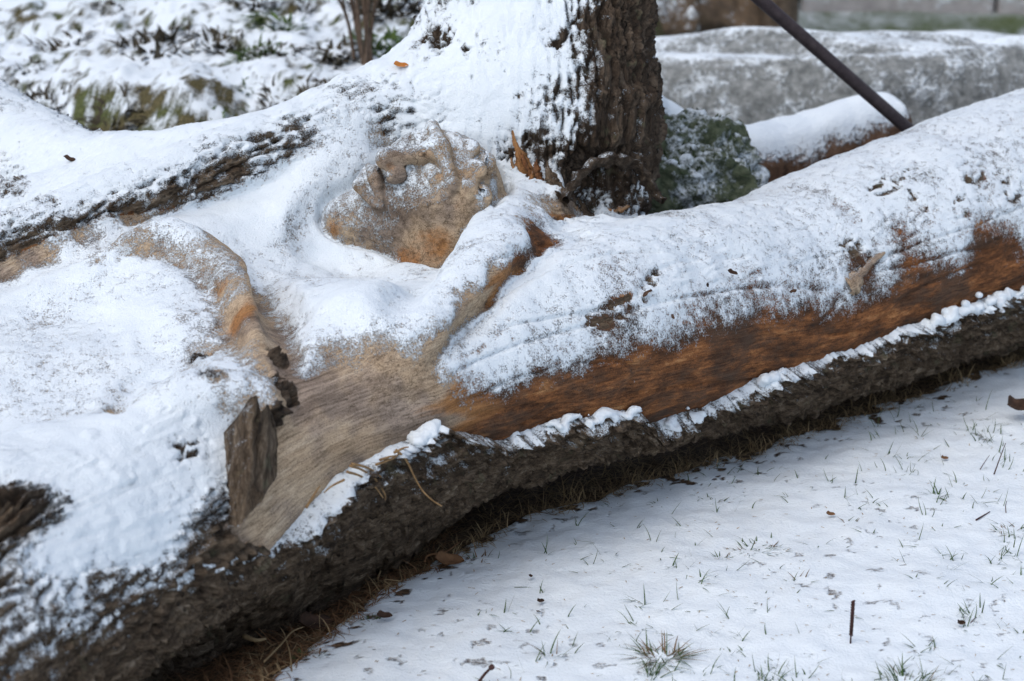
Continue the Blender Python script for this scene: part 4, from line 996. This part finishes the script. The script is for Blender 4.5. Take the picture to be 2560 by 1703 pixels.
p, n = on_wood(1002, 176); leaf(p, .034, (.5, .2, .4), 'small orange leaf on the snowy slope left of the stem', MAT_ORANGE)
for k, (px, py, sz, lb) in enumerate([(1820, 690, .022, 'dark leaf crumb on trunk snow, highest of three'), (1755, 718, .018, 'dark leaf crumb on trunk snow, leftmost of three'), (1970, 728, .018, 'dark leaf crumb on trunk snow, rightmost of three'), (1605, 735, .026, 'dark curled leaf bit beside the black gash in trunk snow'), (1668, 795, .014, 'tiny dark leaf bit low on the trunk snow'), (180, 412, .028, 'dark leaf bit on the snowy back branch')]):
    p, n = on_wood(px, py); leaf(p, sz, (.6 + k, .4, 1.3 * k), lb, MAT_DLEAF, 1.0)
for px, py, sz, rz, lb, mt, dz in [(2540, 1050, .085, .6, 'large curled brown leaf standing in snow at the right edge', MAT_DLEAF, .025), (2075, 1292, .02, .2, 'small tan leaf on the right lawn', MAT_LEAF, .006), (860, 1440, .07, .5, 'reddish leaf lying under the trunk in the litter', MAT_LEAF, .02), (1120, 1405, .06, .3, 'reddish leaf at the snow edge under the bark', MAT_LEAF, .006), (1350, 1512, .018, .7, 'blackish leaf crumb on the lower lawn, upper of two', MAT_DLEAF, .006), (1345, 1535, .012, 2.2, 'blackish leaf crumb on the lower lawn, lower of two', MAT_DLEAF, .004), (1325, 1455, .016, 1.4, 'dark leaf sliver on edge in the snow, mid lawn', MAT_DLEAF, .008), (2360, 1150, .02, .4, 'small reddish leaf bit on the upper right lawn', MAT_LEAF, .005), (2400, 1572, .022, .7, 'narrow dark leaf on the lower right lawn', MAT_DLEAF, .006), (960, 1565, .03, .3, 'dark curled leaf at the litter edge by the olive clump', MAT_DLEAF, .012), (785, 1555, .07, .5, 'dark wet leaf lying in the reddish litter', MAT_DLEAF, .012)]:
    p = on_ground(px, py); leaf(p + np.array((0, 0, dz)), sz, (.5, .25, rz), lb, mt, .9)
# plantain seed stalk, budded twig, bare stems
p = on_ground(2126, 1608); root = empty('seed_stalk', tuple(p), 'dark plantain seed stalk standing upright in the snow', 'seed stalk'); mb = MB()
top = at(2133, 1502, p[1]) - p; mb.tube([(0, 0, -.01), tuple(top * .4), tuple(top)], [.0016, .0014, .0012], 6); o = link('stem', mb.mesh('stem'), MAT_TWIG); o.parent = root
mb = MB()
for i_ in range(90):
    t = .18 + .82 * i_ / 90; c_ = top * t; a = i_ * 2.4; q = c_ + np.array((math.cos(a), math.sin(a), .3)) * .0026
    mb.tube([tuple(c_), tuple(q), tuple(q + np.array((math.cos(a), math.sin(a), .5)) * .0012)], [.0013, .0017, .0005], 5)
o = link('seed_head', mb.mesh('seed_head'), MAT_TWIG); o.parent = root
p = on_ground(1192, 1702); root = empty('budded_twig', tuple(p), 'dark budded twig slanting out of the snow at the bottom', 'twig'); q = at(1225, 1672, p[1] - .01) - p; mb = MB()
mb.tube([(0, 0, -.005), tuple(q * .6), tuple(q)], [.0028, .0025, .0022], 7); o = link('stem', mb.mesh('stem'), MAT_TWIG); o.parent = root
mb = MB(); mb.tube([tuple(q * .95), tuple(q * 1.08), tuple(q * 1.2), tuple(q * 1.26)], [.002, .0052, .0048, .001], 8); o = link('bud', mb.mesh('bud'), MAT_TWIG); o.parent = root
for k, (pp, r, lb) in enumerate([([(2485, 1186, 0), (2500, 1145, 0), (2514, 1108, 0)], .0016, 'tall thin dark stem leaning right on the upper right lawn'), ([(2450, 1174, 0), (2462, 1155, 0), (2474, 1138, 0)], .0011, 'short thin stem left of the tall dark stem'), ([(2515, 1283, 0), (2514, 1265, 0), (2517, 1252, 0)], .0012, 'tiny dark seed stem at the right of the lawn'), ([(2440, 1300, 0), (2460, 1290, 2), (2475, 1283, 4)], .0018, 'dark twig lying on the right lawn'), ([(2423, 1562, 0), (2435, 1550, 2), (2442, 1545, 2)], .0012, 'short reddish stem at the lower right lawn'), ([(2495, 1468, 0), (2505, 1490, 4), (2512, 1512, 8)], .0012, 'long thin blade lying on the far right lawn')]):
    stalk('dry_stem', [lift(a_, b_, c_) if k > 2 else at(a_, b_, on_ground(pp[0][0], pp[0][1])[1]) for a_, b_, c_ in pp], r, MAT_TWIG, lb, 'stem', 'dry stems on the lawn')
print('lawn', round(time.time() - T0, 1))
# ------------------------------------------------------------------ behind the trunk
def rock_mesh(name, c, r, seed, rough=.12, sub_=6, cuts=5, snow_bias=0.0, cap=.03, dust=.3, flat=0.0):
    bm = bmesh.new(); bmesh.ops.create_icosphere(bm, subdivisions=sub_, radius=1.0)
    v = np.array([q.co[:] for q in bm.verts], F32); f = np.array([[q.index for q in fa.verts] for fa in bm.faces]); bm.free()
    rg = np.random.default_rng(seed)
    for _ in range(cuts):
        n = rg.normal(size=3); n /= np.linalg.norm(n); h = rg.uniform(.62, .9); d = v @ n.astype(F32) - h
        v = v - np.maximum(d, 0)[:, None] * n.astype(F32) * .85
    v = v * (1 + rough * fbm(v * 1.6 + seed, 3) + rough * .25 * fbm(v * 6 + seed, 2))[:, None]
    if flat: v[:, 2] = smin(v[:, 2], (F32(flat) + .12 * fbm(v * 1.3 + seed + 5, 2)).astype(F32), .12)
    v = (v * np.array(r, F32)).astype(F32)
    q = np.concatenate([f, f[:, 2:]], 1); nrm = vnormals(v, q)
    sn = (nrm[:, 2] - .72) * 3.0 + .25 * noise(v * 6 + seed) + snow_bias; sn = np.maximum(sn, dust + .35 * noise(v * 9 + 2) + .2 * noise(v * 30))
    v = v + np.array((0, 0, 1), F32) * (cap * sstep(.4, 1.0, (nrm[:, 2] - .65) * 3.0 + snow_bias))[:, None]
    me = mesh_from(name, v, f); set_attr(me, 'snow', np.clip(sn, -.5, 1.5)); return me
MAT_GRANITE = plain('grey_granite', (.10, .11, .108), (.33, .345, .34), 34, .85, .01, 60)
MAT_BROWNROCK = plain('brown_rock', (.05, .04, .03), (.20, .14, .09), 12, .85, .01, 60)
MAT_MOSSROCK = plain('mossy_rock', (.03, .045, .025), (.14, .16, .10), 60, .9, .01, 70)
def rock(px, py, Y, r, seed, label, mat, rz=0.0, **kw):
    o = link('boulder', rock_mesh('boulder', None, r, seed, **kw), mat, None, label, 'boulder', 'boulders behind the trunk'); p = at(px, py, Y); o.location = tuple(p); o.rotation_euler = (0, 0, rz); return o
rock(2010, 335, 6.75, (.92, .30, .50), 4, 'broad grey granite boulder dusted with snow behind the trunk', MAT_GRANITE, cuts=6, dust=.30, cap=.012, rough=.09, snow_bias=-.2, flat=.56)
rock(2520, 300, 7.05, (.66, .42, .36), 9, 'low granite boulder with a thick snow cap at the right', MAT_GRANITE, cuts=4, dust=.30, cap=.05, rough=.09, flat=.55)
rock(1740, 100, 9.3, (.42, .4, .36), 21, 'brown boulder under a white snow slope, far behind the stem', MAT_BROWNROCK, cuts=5, dust=.0, cap=.03)
rock(1560, 20, 8.8, (.36, .35, .22), 23, 'snow-capped mound at the top edge right of the stem', MAT_BROWNROCK, cuts=2, dust=.2, cap=.08, snow_bias=.3)
rock(2010, 470, 5.75, (.07, .07, .1), 31, 'small pointed snow lump before the snowy log', MAT_GRANITE, cuts=2, dust=.6, cap=.03, snow_bias=.6)
# mossy rock close behind the stem, its moss in little leafy knobs
mr = rock(1680, 470, 5.15, (.23, .14, .16), 41, 'green mossy rock between the stem and the snowy log', MAT_MOSSROCK, cuts=4, dust=.30, cap=.01, snow_bias=-.1, rough=.32)
MAT_MOSS = plain('moss', (.02, .035, .014), (.075, .105, .045), 40)
mb = MB(); me = mr.data; r2 = random.Random(4)
for _ in range(900):
    v = me.vertices[r2.randrange(len(me.vertices))]
    if v.co.y > .06: continue
    nrm = Vector(v.co).normalized(); a = Vector((r2.gauss(0, 1), r2.gauss(0, 1), r2.gauss(0, 1)))
    mb.blade(Vector(v.co) - nrm * .004, (nrm + a * .5), r2.uniform(.010, .022), r2.uniform(.006, .011), tuple(a * .4), 3)
o = link('moss_leaves', mb.mesh('moss_leaves'), MAT_MOSS, None, None, None, None, 'stuff'); o.parent = mr
# snowy log lying behind the trunk
def log_mesh(pts, seed, du=.012, K=40, lump=.012):
    sp = spline(pts, 12); C_ = np.array([s_[0] for s_ in sp]); Rr = np.array([s_[1] for s_ in sp]); n = len(C_)
    axd = np.gradient(C_, axis=0); axd /= np.linalg.norm(axd, axis=1)[:, None]; u3 = np.array((0, 0, 1.)) - axd * axd[:, 2:3]; u3 /= np.linalg.norm(u3, axis=1)[:, None]; s3 = np.cross(axd, u3)
    vs = [C_ + (s3 * math.cos(2 * math.pi * k / K) + u3 * math.sin(2 * math.pi * k / K)) * Rr[:, None] for k in range(K)]
    v = np.stack(vs, 1).reshape(-1, 3).astype(F32); ii = np.arange(n * K).reshape(n, K); jj = np.roll(ii, -1, 1)
    q = np.stack([ii[:-1], ii[1:], jj[1:], jj[:-1]], -1).reshape(-1, 4)
    v = np.concatenate([v, C_[:1], C_[-1:]]).astype(F32); a = len(v) - 2
    q = np.concatenate([q, np.stack([np.full(K, a), ii[0], jj[0], jj[0]], 1), np.stack([np.full(K, a + 1), jj[-1], ii[-1], ii[-1]], 1)])
    nrm = vnormals(v, q)
    if (nrm[: n * K] * (v[: n * K] - np.repeat(C_, K, 0))).sum() < 0: nrm = -nrm; q = q[:, ::-1]
    v = v + nrm * (lump * fbm(v * 9 + seed, 2))[:, None].astype(F32)
    sn = (nrm[:, 2] - .05) * 1.8 + .3 * noise(v * 12) + .15 * noise(v * 40); v = v + np.array((0, 0, 1), F32) * (.022 * sstep(.3, 1, sn))[:, None]
    q4 = q[(q[:, 2] != q[:, 3])]; q3 = q[(q[:, 2] == q[:, 3])][:, :3]
    me = bpy.data.meshes.new('log'); me.from_pydata(v.tolist(), [], q4.tolist() + q3.tolist()); me.update(); me.polygons.foreach_set('use_smooth', np.ones(len(me.polygons), bool))
    set_attr(me, 'snow', sn); return me
MAT_REDBARK = plain('reddish_bark', (.06, .035, .022), (.24, .14, .085), 24, .85, .01, 80)
me = log_mesh([(at(1600, 300, 5.45), .07), (at(1700, 385, 5.5), .085), (at(1830, 420, 5.55), .10), (at(1980, 395, 5.65), .095), (at(2120, 345, 5.75), .085), (at(2230, 310, 5.85), .075)], 3)
link('snowy_log', me, MAT_REDBARK, None, 'thin snow-covered log lying behind the big trunk', 'log')
# slanting metal rod
mb = MB(); a_, b_ = at(1890, -10, 5.25), at(2290, 340, 5.42); d_ = (b_ - a_) / np.linalg.norm(b_ - a_)
lo_ = b_ + d_ * (b_[2] / -d_[2]) * 1.02; hi_ = a_ - d_ * .9
mb.tube([tuple(lo_), tuple((lo_ + hi_) / 2), tuple(hi_)], [.0165, .0165, .0165], 18)
MAT_ROD = plain('dark_painted_steel', (.030, .022, .024), (.065, .05, .052), 40, .5, .001)
link('metal_rod', mb.mesh('metal_rod'), MAT_ROD, None, 'dark metal rod slanting down behind the trunk at the right', 'rod')
# tree trunk far behind
tr = empty('background_tree', tuple(at(1945, 90, 9.0) * np.array((1, 1, 0))), 'thin brown tree trunk at the top edge behind the boulders', 'tree'); x0, y0 = tr.location[0], tr.location[1]
MAT_BGBARK = plain('grey_brown_bark', (.05, .038, .028), (.17, .13, .095), 30, .9, .01)
mb = MB(); mb.tube([(0, 0, -.05), (.0, 0, .25), (.01, 0, .8), (.03, .02, 2.0), (.0, .05, 3.6)], [.10, .082, .078, .07, .03], 16); o = link('trunk', mb.mesh('trunk'), MAT_BGBARK); o.parent = tr
mb = MB(); r3 = random.Random(2)
for k in range(60):
    z = r3.uniform(1.9, 3.6); a = r3.uniform(0, 6.28); L_ = r3.uniform(.4, 1.1); mb.tube([(0.02, .03, z), (math.cos(a) * L_ * .5, math.sin(a) * L_ * .5, z + .2), (math.cos(a) * L_, math.sin(a) * L_, z + .6)], [.016, .009, .003], 5)
o = link('crown', mb.mesh('crown'), MAT_BGBARK); o.parent = tr
# road edge far off at the right
MAT_CONC = plain('pale_concrete', (.30, .29, .29), (.46, .44, .44), 20, .9, .003, 30)
MAT_ASPH = plain('asphalt', (.04, .04, .042), (.08, .08, .083), 40, .9, .003)
def box(x0, x1, y0, y1, z0, z1, bev=.012):
    bm = bmesh.new(); bmesh.ops.create_cube(bm, size=1.0)
    bmesh.ops.scale(bm, vec=(x1 - x0, y1 - y0, z1 - z0), verts=bm.verts); bmesh.ops.translate(bm, vec=((x0 + x1) / 2, (y0 + y1) / 2, (z0 + z1) / 2), verts=bm.verts)
    bmesh.ops.bevel(bm, geom=bm.edges[:], offset=bev, segments=2, affect='EDGES'); me = bpy.data.meshes.new('box'); bm.to_mesh(me); bm.free()
    n = np.zeros(len(me.vertices) * 3, F32); me.vertices.foreach_get('normal', n); set_attr(me, 'snow', n.reshape(-1, 3)[:, 2] * .9); return me
kb = empty('kerb', (1.0, 11.2, 0), 'pale stone kerb at the far edge of the lawn', 'kerb')
for k in range(9):
    x = 1.0 + k * 1.0; ang = -.10
    o = link('kerb_stone', box(-.49, .49, -.08, .08, -.1, .13), MAT_CONC); o.parent = kb; o.location = (k * .995, -k * .10, 0); o.rotation_euler = (0, 0, ang)
bm = bmesh.new(); vs = [bm.verts.new(q) for q in ((-30, 14.5, .02), (30, 8.6, .02), (34, 16, .02), (-26, 22, .02))]; bm.faces.new(vs); me = bpy.data.meshes.new('road'); bm.to_mesh(me); bm.free()
link('road', me, MAT_ASPH, kind='structure')
o = link('concrete_block', box(-.55, .55, -.3, .3, -.05, .32, .02), MAT_CONC, None, 'pale concrete block in the far top right corner', 'block'); p = ground_at(2560, 25); o.location = (p[0] + .25, p[1] + .25, 0); o.rotation_euler = (0, 0, -.1)
# ---- the rough bank on the left: shrub, moss cushions, weeds
def bank_pt(px, py):
    """meet the sight line with the bank"""
    Y = np.linspace(5.2, 11, 1200); P = np.array([at(px, py, y) for y in Y]); d = P[:, 2] - ground_height(P[:, 0], P[:, 1]); i_ = np.argmax(d < 0); return P[i_] if (d < 0).any() else P[-1]
MAT_SHRUB = plain('shrub_twigs', (.06, .042, .03), (.17, .12, .085), 40)
p = bank_pt(905, 165); root = empty('bare_shrub', tuple(p), 'leafless brown shrub with upright stems left of the stem', 'shrub'); r5 = random.Random(8)
for k, (dx, dz, r) in enumerate([(-.14, .62, .008), (-.06, .7, .007), (.02, .72, .010), (.10, .66, .008), (.17, .55, .006), (-.20, .45, .006)]):
    mb = MB(); pts = [(r5.gauss(0, .02), r5.gauss(0, .02), -.05), (dx * .25, r5.gauss(0, .04), dz * .35), (dx * .7, r5.gauss(0, .06), dz * .75), (dx * 1.2, r5.gauss(0, .08), dz * 1.25)]
    sp = spline([(np.array(q), r * (1 - .2 * i_)) for i_, q in enumerate(pts)], 5); mb.tube([s_[0] for s_ in sp], [s_[1] for s_ in sp], 7)
    for _ in range(5):
        c_ = sp[r5.randrange(4, len(sp))][0]; a = r5.uniform(0, 6.28); e_ = c_ + np.array((math.cos(a) * .12, math.sin(a) * .1, r5.uniform(.08, .2))); mb.tube([tuple(c_), tuple((c_ + e_) / 2 + np.array((0, 0, -.01))), tuple(e_)], [.005, .004, .0015], 5)
    o = link('stem', mb.mesh('stem'), MAT_SHRUB); o.parent = root
MAT_BMOSS = plain('bank_moss', (.025, .045, .012), (.10, .16, .035), 30)
MAT_WEED = plain('dark_weed', (.025, .022, .016), (.09, .075, .05), 30)
def clump(name, px, py, n, size, mat, label, cat, upright=.5, group='plants on the bank', wide=1.0):
    p = bank_pt(px, py); mb = MB()
    for _ in range(int(n * 2.2)):
        a = r5.uniform(0, 6.28); rr = size * math.sqrt(r5.random()) * .8 * wide; el = r5.uniform(.1, 1.4) * upright + (1 - upright) * .2
        x, y = math.cos(a) * rr, math.sin(a) * rr * .8
        mb.blade((x, y, ground_z(p[0] + x, p[1] + y) - p[2] - .005), (math.cos(a) * math.cos(el), math.sin(a) * math.cos(el), math.sin(el)), size * r5.uniform(.15, .6), size * r5.uniform(.06, .16), (r5.gauss(0, .8), r5.gauss(0, .8), -.5), 3)
    o = link(name, mb.mesh(name), mat, None, label, cat, group); o.location = tuple(p); return o
for a_ in [('moss_cushion', 690, 55, 90, .10, MAT_BMOSS, 'bright green moss cushion high on the bank, left of the shrub', 'moss', .5), ('moss_cushion', 640, 130, 80, .10, MAT_BMOSS, 'green moss cushion on the bank below the highest one', 'moss', .5), ('moss_cushion', 700, 135, 70, .09, MAT_WEED, 'dark green moss clump right of the middle moss cushion', 'moss', .5), ('moss_cushion', 605, 210, 50, .06, MAT_BMOSS, 'small moss clump on the lower bank, centre left', 'moss', .5), ('moss_cushion', 660, 300, 60, .07, MAT_BMOSS, 'moss patch just above the snowy limb', 'moss', .5),
           ('moss_cushion', 545, 310, 50, .06, MAT_BMOSS, 'moss patch above the limb, left of its neighbour', 'moss', .5), ('weed_clump', 740, 275, 130, .12, MAT_WEED, 'dark brown weed thicket above the limb near the stem', 'weed', .6), ('weed_clump', 820, 260, 90, .10, MAT_WEED, 'dark weed clump closest to the snowy slope of the stem', 'weed', .6), ('weed_clump', 270, 320, 140, .12, MAT_WEED, 'dark brown weed hollow above the back branch', 'weed', .5), ('weed_clump', 120, 260, 90, .09, MAT_WEED, 'brown dead weeds on the lower bank at far left', 'weed', .8), ('weed_clump', 15, 225, 60, .07, MAT_WEED, 'dark weed clump at the left picture edge', 'weed', .7),
           ('weed_clump', 375, 120, 40, .13, MAT_WEED, 'dark leaning weed stalks on the upper bank', 'weed', .9), ('weed_clump', 410, 85, 36, .12, MAT_WEED, 'dark weed tips right behind the leaning stalks', 'weed', .9), ('weed_clump', 155, 115, 24, .12, MAT_WEED, 'thin brown upright weed on the upper bank, far left', 'weed', 1.0), ('weed_clump', 540, 110, 60, .11, MAT_WEED, 'grey brown dry weed bush on the upper bank', 'weed', .9), ('weed_clump', 840, 130, 90, .10, MAT_WEED, 'dark weeds at the foot of the shrub', 'weed', .6), ('weed_clump', 960, 110, 100, .12, MAT_BMOSS, 'olive growth right of the shrub by the stem', 'weed', .7), ('weed_clump', 60, 170, 50, .07, MAT_WEED, 'dark plant on the ledge at far left', 'weed', .6), ('weed_clump', 960, 15, 110, .14, MAT_WEED, 'brown thicket at the top edge beside the stem', 'weed', .8), ('weed_clump', 620, 8, 60, .10, MAT_WEED, 'brown weeds at the top edge over the moss', 'weed', .7), ('weed_clump', 285, 5, 50, .08, MAT_WEED, 'weed clump at the top edge, left of centre', 'weed', .6), ('weed_clump', 770, 20, 40, .08, MAT_WEED, 'small brown weed near the top edge left of the shrub', 'weed', .7)]:
    clump(*a_)
print('background', round(time.time() - T0, 1))
print('script', round(time.time() - T0, 1))
